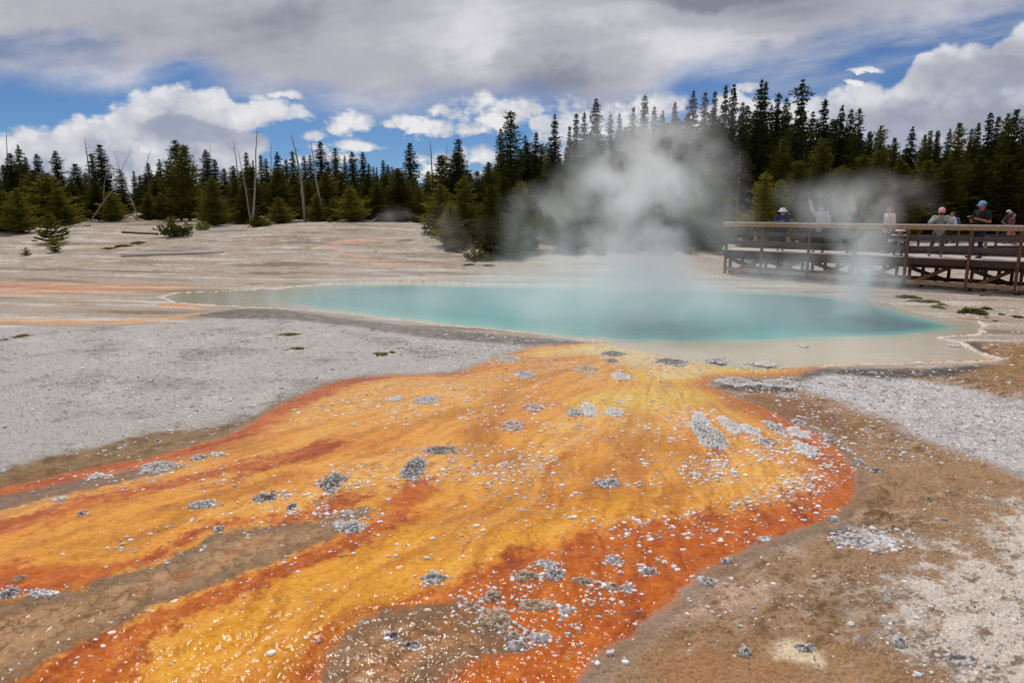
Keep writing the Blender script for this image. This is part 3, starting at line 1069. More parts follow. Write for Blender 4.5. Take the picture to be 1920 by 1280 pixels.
def build_water():
    lo, hi = POOL.min(0) - 0.3, POOL.max(0) + 0.3
    ys = 1 / np.linspace(1 / lo[1], 1 / hi[1], 180)
    xs = np.linspace(lo[0], hi[0], 420)
    gx, gy = np.meshgrid(xs, ys)
    P = np.stack([gx.ravel(), gy.ravel()], 1)
    dP = sdf(P, POOL, 1.0).reshape(gx.shape)
    keep = dP > -0.22
    n3 = fbm(P[:, 0] * 2.2, P[:, 1] * 2.2, 4, seed=31)
    n1 = fbm(P[:, 0] * 0.5, P[:, 1] * 0.5, 4, seed=32)
    d = sdf(P + 0.10 * np.stack([n3, n1], 1), DEEP, 3.0)
    c = np.tile(lin(192, 180, 158), (len(P), 1))
    c = mixc(c, lin(172, 182, 162), sstep(-0.45, 0.05, d))
    c = mixc(c, lin(96, 176, 168), sstep(-0.02, 0.30, d + 0.1 * n3))
    c = mixc(c, lin(44, 146, 148), sstep(0.2, 1.3, d + 0.3 * n1))
    # the shallow western arm is murky
    c = mixc(c, lin(160, 160, 136), sstep(-4.6, -7.2, P[:, 0] + 0.3 * n1) * 0.85)
    # deeper, darker blue throat towards the east
    c = mixc(c, lin(40, 116, 128), sstep(4.5, 8.0, P[:, 0] + 0.8 * n1) * sstep(0.1, 0.7, d) * 0.8)
    ye = sstep(0.20, 0.03, sdf(P + 0.05 * np.stack([n3, n3], 1), POOL, 1.0))
    c = mixc(c, lin(205, 150, 66), ye * sstep(12.0, 11.3, P[:, 1]) * sstep(3.0, 4.6, P[:, 0]))
    V = np.concatenate([P, np.full((len(P), 1), -0.014)], 1)
    i = np.arange(len(P)).reshape(gx.shape)
    q = keep[:-1, :-1] & keep[1:, :-1] & keep[1:, 1:] & keep[:-1, 1:]
    F = np.stack([i[:-1, :-1], i[:-1, 1:], i[1:, 1:], i[1:, :-1]], -1)[q]
    mat, t = new_mat('hot_pool_water')
    p = t.pos()
    x, y, z = t.sep(p)
    rip = t.noise(t.xyz(x, y * 1.6, 0.0), 5.0, 4, 0.55)
    b = finish(t, Base_Color=t.attr('surface'), Roughness=0.07, Normal=t.bump(rip, 0.4, 0.02), IOR=1.33)
    b.inputs['Specular IOR Level'].default_value = 0.5
    used = np.unique(F)
    remap = np.zeros(len(P), int)
    remap[used] = np.arange(len(used))
    me = mesh_np('water', V[used], remap[F], mat, smooth=True)
    set_attr(me, 'surface', 'FLOAT_COLOR', c[used])
    o = link(bpy.data.objects.new('water', me))
    tag(o, 'turquoise hot spring pool with a pale tan shelf along its near side', 'pool', kind='structure')


build_water()
# ------------------------------------------------------------------ conifers
def leaf_mat(name, c1, c2, vary=0.2, trans=0.45):
    m, t = new_mat(name)
    n = t.noise(t.obj(), 9.0, 3, 0.6)
    oi = t.node('ShaderNodeObjectInfo')
    r = S(t.nt, oi.outputs['Random'])
    col = t.mix(c1, c2, (n - 0.5) * 1.2 + (r - 0.5) * 0.8 + 0.5)
    hs = t.node('ShaderNodeHueSaturation')
    t.put(hs.inputs['Color'], col)
    t.put(hs.inputs['Value'], r * (2 * vary) + (1 - vary))
    col = S(t.nt, hs.outputs[0])
    d = t.node('ShaderNodeBsdfDiffuse')
    t.put(d.inputs['Color'], col)
    tr = t.node('ShaderNodeBsdfTranslucent')
    t.put(tr.inputs['Color'], col)
    mx = t.node('ShaderNodeMixShader')
    mx.inputs[0].default_value = trans
    t.nt.links.new(d.outputs[0], mx.inputs[1])
    t.nt.links.new(tr.outputs[0], mx.inputs[2])
    o = t.node('ShaderNodeOutputMaterial')
    t.nt.links.new(mx.outputs[0], o.inputs['Surface'])
    return m


M_SPRUCE = leaf_mat('spruce_needles', lin(54, 62, 34), lin(82, 86, 44))
M_PINE = leaf_mat('pine_needles', lin(76, 80, 36), lin(118, 114, 48))
M_YOUNG = leaf_mat('young_pine_needles', lin(90, 94, 40), lin(140, 134, 58))
M_SHRUB = leaf_mat('shrub_leaves', lin(92, 100, 40), lin(140, 138, 66))
M_GRASS = leaf_mat('tuft_leaves', lin(112, 114, 62), lin(160, 148, 96))
M_BARK = mat_noise('conifer_bark', lin(70, 60, 50), lin(104, 92, 80), 14, 0.95, 0.5, (1, 1, 0.2))
M_DEAD = mat_noise('dead_wood', lin(120, 112, 104), lin(168, 160, 150), 10, 0.9, 0.4, (3, 3, 0.3))
M_LOG = mat_noise('bleached_log', lin(190, 180, 168), lin(222, 214, 204), 10, 0.9, 0.3, (3, 3, 3))
M_DEADDK = mat_noise('dark_dead_wood', lin(84, 76, 70), lin(120, 110, 102), 10, 0.9, 0.4, (3, 3, 0.3))


def crown_mesh(name, mat, seed, Rr=0.16, z0=0.06, shape=0.85, droop=0.25, rise=0.0, whorls=34, per=6, tufts=11, size=0.016, gaps=0.0, ragged=0.35, layers=0.0):
    """needle sprays on drooping or rising branches round a leader one unit tall"""
    rs = np.random.RandomState(seed)
    base, dirs, sz = [], [], []
    lean_a = rs.rand() * 6.28
    for w in range(whorls):
        f = (w + rs.rand() * 0.6) / whorls
        z = z0 + (1 - z0) * f ** 0.92
        prof = (1 - f) ** shape * (0.62 + 0.38 * min(1, f / 0.14))
        side = 1 + 0.16 * math.sin(z * 17 + seed) + 0.12 * math.sin(z * 41 + 2 * seed) + 0.17 * rs.randn()
        if layers:
            side *= 0.55 + layers * (math.sin(f * 26 + seed) > 0.1)
        nb = max(3, int(per * (0.6 + 0.5 * (1 - f)) + rs.rand()))
        a0 = rs.rand() * 6.28
        for b in range(nb):
            if rs.rand() < gaps:
                continue
            a = a0 + 6.283 * b / nb + rs.randn() * 0.25
            L = Rr * prof * side * (1 - ragged + ragged * 1.6 * rs.rand()) + 0.006
            L *= 1 + 0.15 * math.cos(a - lean_a)
            nt = max(2, int(tufts * (0.35 + L / Rr)))
            for k in range(nt):
                s = (k + 0.3 + 0.6 * rs.rand()) / nt
                rad = L * s
                zz = z - droop * L * s + (droop + rise) * 0.75 * L * s * s + 0.004 * rs.randn()
                off = rs.randn() * 0.20 * L * s ** 0.7
                ca, sa = math.cos(a), math.sin(a)
                base.append((ca * rad - sa * off, sa * rad + ca * off, zz))
                th = a + (0.9 if off > 0 else -0.9) * rs.rand()
                dirs.append((math.cos(th), math.sin(th), -0.25 + rise * 1.4 + 0.45 * rs.randn()))
                sz.append(size * (0.65 + 0.7 * rs.rand()) * (0.6 + 0.55 * (1 - f)))
    for k in range(10):       # the leader
        base.append((0, 0, 0.955 + 0.045 * k / 10))
        dirs.append((rs.randn() * 0.5, rs.randn() * 0.5, 1.0))
        sz.append(size * 0.55)
    B, D, Z = np.array(base), np.array(dirs), np.array(sz)
    D /= np.linalg.norm(D, axis=1, keepdims=True)
    n = len(B)
    V, F = [], []
    for rep in range(2):
        r = rs.randn(n, 3)
        r -= (r * D).sum(1, keepdims=True) * D
        r /= np.linalg.norm(r, axis=1, keepdims=True) + 1e-9
        a = B - D * Z[:, None] * 0.5
        c = B + D * Z[:, None] * 1.2
        m = B + D * Z[:, None] * 0.2
        q = np.stack([a, m + r * Z[:, None] * 0.36, c, m - r * Z[:, None] * 0.36], 1)
        V.append(q.reshape(-1, 3))
        F.append(np.arange(4 * n).reshape(n, 4) + rep * 4 * n)
    return mesh_np(name, np.concatenate(V), np.concatenate(F), mat)


def trunk_mesh(name, rad=0.012, limbs=True, seed=0, z1=0.97, mat=None):
    mb = MB()
    rs = random.Random(seed)
    mb.tube([(0, 0, -0.02), (0.001, 0, 0.1), (0.003 * rs.uniform(-1, 1), 0.002, 0.4), (0, 0, 0.7), (0, 0, z1)],
            [rad * 1.25, rad, rad * 0.75, rad * 0.45, rad * 0.1], 7)
    if limbs:
        for k in range(26):
            z = rs.uniform(0.06, 0.9)
            a = rs.uniform(0, 6.28)
            L = 0.10 * (1 - z) + 0.01
            mb.tube([(0, 0, z), (math.cos(a) * L, math.sin(a) * L, z - 0.02 * rs.random())], [rad * 0.22, rad * 0.08], 4, cap=False)
    return mb.mesh(name, mat or M_BARK, True)


KINDS = {}


def kind(k, n, mat, **kw):
    tr = kw.pop('trad', 0.012)
    KINDS[k] = [(crown_mesh('crown', mat, 100 * len(KINDS) + i, **kw), trunk_mesh('trunk', tr, True, i)) for i in range(n)]


# each kind: unit tall, natural half width Rr
kind('spruce', 6, M_SPRUCE, Rr=0.15, z0=0.04, shape=0.62, droop=0.40, whorls=58, per=8, tufts=17, size=0.017, gaps=0.10, ragged=0.42)
kind('slim', 4, M_SPRUCE, Rr=0.11, z0=0.03, shape=0.48, droop=0.45, whorls=60, per=8, tufts=14, size=0.016, gaps=0.10, ragged=0.45)
kind('pine', 6, M_PINE, Rr=0.17, z0=0.04, shape=0.58, droop=0.12, rise=0.38, whorls=54, per=9, tufts=18, size=0.018, gaps=0.05, ragged=0.42)
kind('young', 5, M_YOUNG, Rr=0.25, z0=0.02, shape=0.66, droop=0.1, rise=0.4, whorls=36, per=9, tufts=19, size=0.025, gaps=0.04, ragged=0.45, trad=0.014)
kind('sapling', 3, M_YOUNG, Rr=0.33, z0=0.06, shape=0.72, droop=0.0, rise=0.5, whorls=13, per=7, tufts=9, size=0.06, gaps=0.06, ragged=0.45, trad=0.018)
kind('layered', 1, M_SPRUCE, Rr=0.16, z0=0.05, shape=0.5, droop=0.25, whorls=50, per=8, tufts=17, size=0.018, gaps=0.12, ragged=0.45, layers=0.75)
NATW = {'spruce': 0.15, 'slim': 0.11, 'pine': 0.17, 'young': 0.25, 'sapling': 0.33, 'layered': 0.16}
TREE_NAMES = {'spruce': 'spruce_tree', 'slim': 'spruce_tree', 'layered': 'spruce_tree', 'pine': 'pine_tree', 'young': 'young_pine', 'sapling': 'pine_sapling'}
TREE_CATS = {'spruce': 'spruce tree', 'slim': 'spruce tree', 'layered': 'spruce tree', 'pine': 'pine tree', 'young': 'young pine', 'sapling': 'pine sapling'}
tree_n = 0


def tree(k, px, top, hw, Y, label, group=None, parts=True):
    """a tree of kind k whose tip shows at (px, top); hw its half width in picture points, Y its distance"""
    global tree_n
    tree_n += 1
    x, y, z = at_depth(px, top, Y)
    g = float(terrain(x, y))
    H = max(0.4, z - g)
    var = KINDS[k]
    cm, tm = var[tree_n % len(var)]
    w = 1.22 * hw / FPX * Y / NATW[k]
    w = min(max(w, 0.45 * H), 2.1 * H)
    o = empty(TREE_NAMES[k], (x, y, g - 0.02), rnd.uniform(0, 6.28))
    o.scale = (w, w, H)
    tag(o, label, TREE_CATS[k], group)
    link(bpy.data.objects.new('crown', cm), o)
    link(bpy.data.objects.new('trunk', tm), o)
    return o


GL = 'conifers of the wood along the left skyline'
GM = 'conifers rising behind the steam in the middle'
GR = 'tall dark conifers behind the boardwalk'
GY = 'young pines along the front edge of the wood'
SKY = [
    # kind, tip px, tip py, half width, distance, label (None: one of its group), group
    ('spruce', 33, 271, 17, 62, 'pointed dark spruce left of the others at the far left edge, behind the bare pole', GL),
    ('pine', 18, 287, 20, 58, 'dark bushy pine at the very left edge of the skyline', GL),
    ('slim', 47, 293, 9, 66, None, GL), ('spruce', 68, 288, 17, 60, None, GL), ('spruce', 103, 282, 20, 54, 'dark spruce with a narrow tip and wide lopsided skirt, alone above its left neighbours', GL),
    ('pine', 140, 307, 20, 58, None, GL), ('slim', 171, 287, 13, 64, None, GL), ('spruce', 186, 270, 24, 56, 'tallest dark spruce just left of the crossed leaning dead poles', GL),
    ('slim', 225, 318, 15, 80, 'narrow dull conifer right behind the crossed leaning dead poles', GL), ('slim', 250, 320, 8, 90, None, GL), ('pine', 262, 328, 12, 75, None, GL),
    ('spruce', 277, 305, 14, 72, 'small spruce below the hooked dead twig', GL), ('spruce', 298, 298, 16, 62, None, GL), ('spruce', 312, 302, 15, 60, None, GL),
    ('pine', 327, 262, 26, 55, 'tall dark twin-topped pine, left of a touching pair', GL), ('pine', 344, 271, 30, 54, 'broad dark pine, right of a touching pair', GL),
    ('spruce', 385, 280, 19, 60, None, GL), ('spruce', 402, 298, 15, 66, None, GL), ('pine', 420, 316, 17, 60, None, GL), ('slim', 437, 310, 14, 72, None, GL),
    ('spruce', 461, 285, 13, 74, 'dark spruce tip between the leaning pole and the tallest bare pole', GL), ('slim', 474, 299, 7, 84, None, GL), ('slim', 488, 290, 9, 84, None, GL), ('slim', 498, 297, 9, 86, None, GL),
    ('spruce', 519, 284, 17, 78, None, GL), ('slim', 536, 298, 12, 86, None, GL), ('slim', 548, 283, 11, 84, None, GL), ('slim', 570, 292, 10, 88, None, GL), ('slim', 581, 290, 10, 86, None, GL),
    ('slim', 600, 265, 17, 76, 'dense dark columnar spruce, tallest near the thin leaning pole', GL), ('slim', 615, 302, 7, 92, None, GL), ('spruce', 628, 277, 18, 80, 'open stepped spruce right of the dense dark column', GL),
    ('slim', 646, 291, 7, 92, None, GL), ('spruce', 660, 285, 19, 82, None, GL), ('spruce', 680, 285, 14, 84, None, GL), ('slim', 691, 306, 9, 92, None, GL), ('slim', 700, 311, 6, 96, None, GL), ('slim', 706, 313, 6, 96, None, GL),
    ('spruce', 718, 300, 12, 88, None, GL), ('slim', 727, 308, 9, 94, None, GL), ('slim', 735, 312, 8, 94, None, GL),
    ('slim', 768, 267, 18, 66, 'tall lone tapering conifer against blue sky left of the bare pole', GL), ('pine', 803, 321, 18, 58, 'low pine at the foot of the bare pole by the lone tapering conifer', GL),
    ('pine', 745, 315, 30, 52, None, GL), ('pine', 775, 330, 16, 60, None, GL),
    # middle
    ('pine', 828, 290, 32, 46, 'broad dark pine left of the clump, in front of a thin spire', GM), ('slim', 859, 259, 17, 48, 'slim pointed spire rising out of the broad pine clump', GM),
    ('pine', 857, 285, 36, 45, None, GM), ('pine', 882, 325, 22, 42, None, GM), ('pine', 916, 303, 24, 41, 'mid height olive pine left of the tallest dark one of the middle', GM),
    ('slim', 957, 207, 25, 43, 'tallest dense dark spruce of the middle, left of the steam', GM), ('slim', 938, 240, 13, 45, None, GM), ('slim', 985, 252, 12, 50, None, GM),
    ('slim', 1005, 247, 16, 50, 'open dark spruce, second right of the tallest one of the middle', GM), ('spruce', 1040, 214, 19, 50, 'shaggy open spruce standing free against white cloud', GM),
    ('spruce', 1068, 236, 14, 54, None, GM), ('spruce', 1081, 212, 16, 52, None, GM), ('slim', 1096, 209, 13, 56, None, GM), ('spruce', 1118, 184, 22, 50, 'tall dark pointed spruce at the left edge of the steam plume', GM),
    ('slim', 1145, 213, 12, 60, None, GM), ('slim', 1162, 211, 10, 60, None, GM), ('spruce', 1188, 200, 17, 56, None, GM), ('spruce', 1210, 177, 19, 56, 'tallest pale conifer top showing through the steam', GM),
    ('slim', 1228, 198, 11, 60, None, GM), ('spruce', 1243, 207, 15, 60, None, GM), ('spruce', 1266, 190, 15, 56, None, GM),
    ('spruce', 1301, 170, 24, 54, 'open branched spruce at the right shoulder of the steam', GM),
    # right
    ('slim', 1323, 171, 13, 58, None, GR), ('spruce', 1341, 170, 16, 56, None, GR), ('slim', 1362, 158, 15, 52, 'left of a pair of tall thin spruces above the grey bare tree', GR),
    ('spruce', 1377, 157, 19, 50, 'right of a pair of tall thin spruces above the grey bare tree', GR), ('slim', 1394, 190, 14, 54, None, GR),
    ('spruce', 1429, 149, 26, 48, 'very tall dark spruce with a doubled tip', GR), ('slim', 1437, 151, 18, 50, None, GR), ('slim', 1460, 173, 15, 54, None, GR), ('slim', 1475, 182, 14, 55, None, GR),
    ('layered', 1506, 147, 27, 46, 'tallest tree of the right, flat layered branches with gaps near the tip', GR),
    ('spruce', 1548, 184, 22, 48, None, GR), ('spruce', 1580, 197, 22, 50, 'open conifer showing sky between its branches right of the layered tall one', GR), ('slim', 1598, 203, 15, 50, None, GR), ('slim', 1613, 202, 17, 48, None, GR),
    ('pine', 1632, 245, 17, 50, None, GR), ('pine', 1653, 235, 22, 48, None, GR), ('pine', 1678, 258, 17, 48, None, GR), ('spruce', 1712, 237, 20, 50, None, GR),
    ('pine', 1735, 252, 15, 54, None, GR), ('pine', 1746, 244, 15, 54, None, GR), ('pine', 1759, 244, 14, 54, None, GR), ('spruce', 1782, 241, 13, 54, None, GR), ('pine', 1800, 230, 22, 50, None, GR),
    ('slim', 1823, 240, 13, 52, None, GR), ('pine', 1836, 230, 16, 52, None, GR), ('spruce', 1858, 210, 20, 46, 'dark spruce tip rising highest left of the right frame edge cluster', GR), ('slim', 1873, 217, 16, 48, None, GR),
    ('pine', 1892, 212, 22, 45, None, GR), ('pine', 1907, 205, 24, 44, 'dense dark pine at the right frame edge, highest of its cluster', GR), ('pine', 1930, 204, 26, 44, None, GR),
    # front edge of the wood
    ('young', -18, 335, 30, 40, None, GY), ('young', 6, 360, 26, 40, 'dark olive young pine cut by the left frame edge', GY), ('young', 29, 352, 28, 39, 'rusty olive young pine with a bare stem base near the left frame edge', GY),
    ('young', 84, 324, 40, 45, 'broad olive young pine behind the small bright sapling', GY), ('young', 106, 352, 28, 44, 'olive young pine leaning over the right side of the small bright sapling', GY),
    ('pine', 135, 342, 24, 52, None, GY), ('pine', 62, 318, 28, 52, None, GY), ('pine', 178, 340, 24, 54, None, GY), ('young', 206, 358, 22, 52, 'bushy pine at the foot of the pale leaning pole', GY), ('young', 193, 372, 18, 54, None, GY),
    ('young', 275, 360, 17, 54, None, GY), ('young', 298, 370, 15, 54, None, GY), ('pine', 290, 330, 20, 60, None, GY),
    ('young', 396, 332, 26, 43, 'well shaped dark green young pine standing in front behind the round green bush', GY),
    ('pine', 470, 312, 24, 52, None, GY), ('pine', 520, 314, 34, 52, None, GY), ('pine', 550, 325, 22, 54, None, GY), ('young', 522, 368, 21, 43, 'small olive pine right of the tallest bare pole', GY),
    ('pine', 610, 322, 28, 52, None, GY), ('young', 593, 362, 20, 45, 'small pine between the two leaning bare poles', GY), ('pine', 640, 322, 26, 54, None, GY), ('pine', 577, 338, 18, 52, None, GY),
    ('young', 655, 349, 26, 43, 'bright olive cone shaped pine just right of the thinner leaning pole', GY), ('young', 626, 368, 16, 45, None, GY), ('pine', 690, 325, 28, 50, None, GY), ('young', 688, 366, 20, 46, None, GY),
    ('pine', 722, 326, 28, 48, None, GY), ('pine', 747, 316, 30, 46, 'dark rounded pine above the small steaming vent', GY), ('pine', 705, 345, 24, 46, None, GY), ('young', 785, 350, 16, 46, None, GY), ('pine', 440, 332, 18, 50, None, GY), ('pine', 455, 345, 18, 48, None, GY),
    # clump by the pool
    ('young', 826, 345, 34, 37, None, GY), ('young', 870, 330, 32, 34, 'olive pine in the middle of the pool-side clump', GY), ('young', 921, 345, 34, 31, 'pine in front of the pool-side clump with a low skirt', GY),
    ('young', 976, 338, 34, 32, 'right hand pine of the pool-side clump, half veiled by steam', GY), ('pine', 895, 320, 24, 37, None, GY), ('young', 845, 380, 28, 33, None, GY), ('young', 955, 400, 30, 30, None, GY), ('pine', 945, 330, 22, 37, None, GY),
    ('pine', 1010, 330, 26, 40, None, GM), ('pine', 1050, 325, 30, 42, None, GM), ('pine', 1100, 320, 34, 44, None, GM), ('pine', 1160, 300, 36, 44, None, GM), ('pine', 1220, 290, 38, 44, None, GM), ('pine', 1280, 280, 36, 42, None, GM), ('pine', 1035, 365, 24, 38, None, GM), ('pine', 1075, 370, 26, 38, None, GM),
    ('young', 1335, 290, 38, 34, 'large pale olive pine veiled by the right edge of the steam', GM),
    ('young', 1436, 322, 36, 31, 'bright olive pine behind the white-hatted person, left of two', GR), ('young', 1466, 335, 30, 31, 'bright olive pine behind the white-hatted person, right of two', GR),
    ('young', 1860, 366, 20, 30, 'small olive pine right of the man in the black shirt', GR), ('young', 1795, 366, 24, 32, 'dim olive pine between the pink cap and the man in the black shirt', GR),
    ('pine', 1545, 260, 34, 42, None, GR), ('pine', 1690, 300, 34, 40, None, GR), ('pine', 1740, 300, 36, 38, None, GR), ('pine', 1620, 290, 36, 40, None, GR), ('pine', 1580, 310, 34, 38, None, GR),
    ('pine', 1660, 330, 36, 36, None, GR), ('pine', 1780, 300, 36, 38, None, GR), ('pine', 1840, 290, 36, 40, None, GR), ('pine', 1890, 290, 36, 40, None, GR), ('pine', 1500, 300, 34, 40, None, GR), ('pine', 1530, 335, 30, 36, None, GR),
    ('pine', 1400, 290, 30, 46, None, GR), ('pine', 1470, 260, 34, 46, None, GR), ('pine', 1430, 250, 34, 50, None, GR), ('pine', 1720, 345, 34, 35, None, GR), ('pine', 1910, 330, 34, 36, None, GR), ('pine', 1835, 345, 32, 35, None, GR), ('pine', 1940, 300, 36, 40, None, GR), ('pine', 1975, 280, 36, 40, None, GR),
]
GROUP_LABEL = {GL: 'dark conifer among the crowded wood along the left skyline', GM: 'conifer in the middle of the wood behind the pool and steam',
               GR: 'dark conifer in the tall wood behind the boardwalk', GY: 'olive young pine along the front edge of the wood'}
for k, px, top, hw, Y, lab, grp in SKY:
    if px > 1690 and Y < 43:
        Y = 43.0          # behind the far walk
    tree(k, px, top, hw, Y, lab or GROUP_LABEL[grp], grp)

# the rows behind close the wood
ENV = [(-60, 300), (150, 305), (220, 335), (300, 312), (420, 318), (520, 300), (700, 318), (760, 322), (830, 318), (900, 310), (960, 262), (1040, 262), (1120, 238), (1200, 228), (1300, 205),
       (1380, 195), (1440, 190), (1520, 200), (1600, 228), (1680, 268), (1760, 262), (1850, 245), (1920, 230), (2000, 230)]
ex_, ey_ = np.array([a for a, b in ENV]), np.array([b for a, b in ENV])
fr = random.Random(77)
px = -50.0
while px < 1990:
    g = GL if px < 815 else GM if px < 1310 else GR
    top = float(np.interp(px, ex_, ey_)) + fr.uniform(4, 34)
    big = px > 930
    Y = fr.uniform(58, 84) if big else fr.uniform(72, 105)
    if not (214 < px < 258 and True):
        tree(fr.choice(['spruce', 'slim', 'pine', 'spruce']), px, top, fr.uniform(15, 24) * (1.25 if big else 1), Y, GROUP_LABEL[g], g)
    px += fr.uniform(9, 17)
px = 935.0
while px < 1990:
    g = GM if px < 1310 else GR
    tree(fr.choice(['pine', 'spruce', 'pine']), px, float(np.interp(px, ex_, ey_)) + fr.uniform(40, 95), fr.uniform(26, 36), fr.uniform(48, 58), GROUP_LABEL[g], g)
    px += fr.uniform(20, 34)
GB = 'low young pines on the dim ground behind the steam'
px = 1030.0
while px < 1360:
    base = fr.uniform(444, 474)
    x_, y_ = ground_at(px, base)
    tree('young', px, base - fr.uniform(45, 100), fr.uniform(18, 30), y_, 'low young pine on the dim ground behind the steam', GB)
    px += fr.uniform(14, 26)


# ------------------------------------------------------------------ dead trees
def snag(label, pts, Y, r=0.10, twigs=5, mat=None, name='dead_tree', group='bare dead poles of the left wood', hook=0.0, base=None):
    """a bare trunk through picture points (tip first); stands on the ground at its last point"""
    P = []
    for px, py in pts:
        P.append(Vector(at_depth(px, py, Y)))
    gz = float(terrain(P[-1].x, P[-1].y))
    P[-1].z = gz
    P.append(Vector((P[-1].x, P[-1].y, gz - 0.15)))
    n = len(P)
    o_loc = P[-2].copy()
    mb = MB()
    L = [p - o_loc for p in P]
    dense = []
    for i in range(n - 1):
        for s in range(4):
            dense.append(L[i].lerp(L[i + 1], s / 4))
    dense.append(L[-1])
    m = len(dense)
    for i in range(1, m - 1):
        dense[i] = dense[i] + Vector((rnd.uniform(-1, 1), rnd.uniform(-1, 1), 0)) * r * 0.25
    r *= 0.75
    mb.tube(dense, [r * (0.16 + 0.94 * (i / (m - 1)) ** 0.8) for i in range(m)], 7)
    root = empty(name, o_loc)
    tag(root, label, 'dead tree', group)
    mb.build('trunk', mat or M_DEAD, root, True)
    if twigs:
        for _ in range(twigs):
            i = rnd.randint(1, max(2, int(m * 0.6)))
            a = rnd.uniform(0, 6.28)
            q = dense[i]
            l = rnd.uniform(0.25, 0.7)
            tb = MB()
            tb.tube([q, q + Vector((math.cos(a), math.sin(a) * 0.4, 0.2)) * l * 0.6, q + Vector((math.cos(a), math.sin(a) * 0.4, rnd.uniform(-0.3, 0.5))) * l], [r * 0.2, r * 0.13, r * 0.05], 4)
            tb.build('branch', mat or M_DEAD, root, True)
    return root


snag('dark bare pole with short twigs at the far left edge', [(12, 245), (13, 290), (14, 400)], 58, 0.09, 6, M_DEADDK)
snag('bare dead pole with short side twigs, left of the tallest dark spruce', [(159, 257), (162, 285), (167, 320), (170, 410)], 58, 0.10, 8, M_DEADDK)
snag('pale thin dead pole leaning right, crossing no other', [(206, 292), (200, 318), (195, 350), (191, 385)], 52, 0.06, 2)
snag('leaning dead pole from upper left to lower right, one of a crossed pair', [(213, 284), (224, 316), (238, 350), (252, 388), (258, 402)], 52, 0.07, 1)
snag('leaning dead pole from upper right to lower left, one of a crossed pair', [(248, 278), (232, 310), (215, 352), (190, 385), (168, 408)], 51, 0.06, 1)
snag('thin dead stem with a hooked tip above the small spruce', [(286, 281), (279, 290), (276, 305), (280, 350), (282, 400)], 66, 0.06, 2, M_DEADDK)
snag('grey bare pole half hidden beside the broad dark pine', [(363, 286), (365, 320), (369, 350), (371, 405)], 58, 0.09, 4)
snag('thin bare pole right behind the front young pine', [(395, 272), (393, 300), (393, 405)], 66, 0.06, 3, M_DEADDK)
snag('twiggy dark dead spruce pole left of the leaning pole', [(437, 263), (442, 295), (446, 330), (448, 405)], 60, 0.09, 12, M_DEADDK)
snag('pale leaning dead pole meeting the tallest bare pole at its foot', [(446, 282), (452, 310), (459, 345), (466, 390), (471, 418)], 45, 0.075, 3)
snag('tallest bare dead pole, upright, standing among low bushes', [(482, 240), (480, 280), (479, 330), (476, 380), (474, 422)], 44, 0.11, 2)
snag('thin dark bare pole showing only above the trees right of the tallest one', [(508, 264), (508, 300), (508, 405)], 64, 0.08, 2, M_DEADDK)
snag('thick dead pole with a bent tip leaning left', [(546, 253), (551, 272), (557, 292), (563, 330), (568, 370), (572, 417)], 45, 0.13, 3)
snag('pale straight dead pole leaning left, right of the thick bent one', [(584, 265), (586, 292), (591, 330), (599, 370), (608, 414)], 45, 0.10, 1)
snag('dark bare pole standing between the lone conifer and the pool-side clump', [(806, 264), (809, 300), (812, 345), (814, 420)], 46, 0.10, 1, M_DEADDK)
snag('very thin dead stem beside the slim spire of the middle', [(839, 268), (837, 300), (838, 420)], 47, 0.05, 2, M_DEADDK)


def bare_tree(label, px, py, Y, h, seed):
    """a grey dead tree with a tangle of bare limbs"""
    rs = random.Random(seed)
    x, y, z = at_depth(px, py, Y)
    g = float(terrain(x, y))
    H = z - g
    root = empty('bare_tree', (x, y, g))
    tag(root, label, 'dead tree')
    mb = MB()
    mb.tube([(0, 0, -0.1), (0.03, 0, H * 0.4), (-0.02, 0, H * 0.75), (0, 0, H)], [0.09, 0.07, 0.04, 0.012], 7)
    mb.build('trunk', M_DEADDK, root, True)
    for k in range(30):
        f = rs.uniform(0.22, 0.95)
        a = rs.uniform(0, 6.28)
        L = (1.1 - 0.8 * f) * h
        p = Vector((0, 0, H * f))
        d = Vector((math.cos(a), math.sin(a), 0))
        b = MB()
        pts = [p, p + d * L * 0.4 + Vector((0, 0, 0.12)), p + d * L * 0.8 - Vector((0, 0, 0.15)), p + d * L - Vector((0, 0, 0.45))]
        b.tube(pts, [0.022, 0.018, 0.012, 0.005], 5)
        for j in range(5):
            s = rs.uniform(0.3, 0.95)
            q = pts[1].lerp(pts[3], s)
            e = Vector((math.cos(a + rs.uniform(-1.4, 1.4)), math.sin(a + rs.uniform(-1.4, 1.4)), rs.uniform(-0.9, 0.3)))
            b.tube([q, q + e * 0.25, q + e * 0.5 - Vector((0, 0, 0.1))], [0.012, 0.009, 0.004], 4)
        b.build('branch', M_DEADDK, root, True)


bare_tree('grey dead tree with drooping bare limbs between the steam and the bright olive pines', 1388, 285, 39, 1.15, 3)


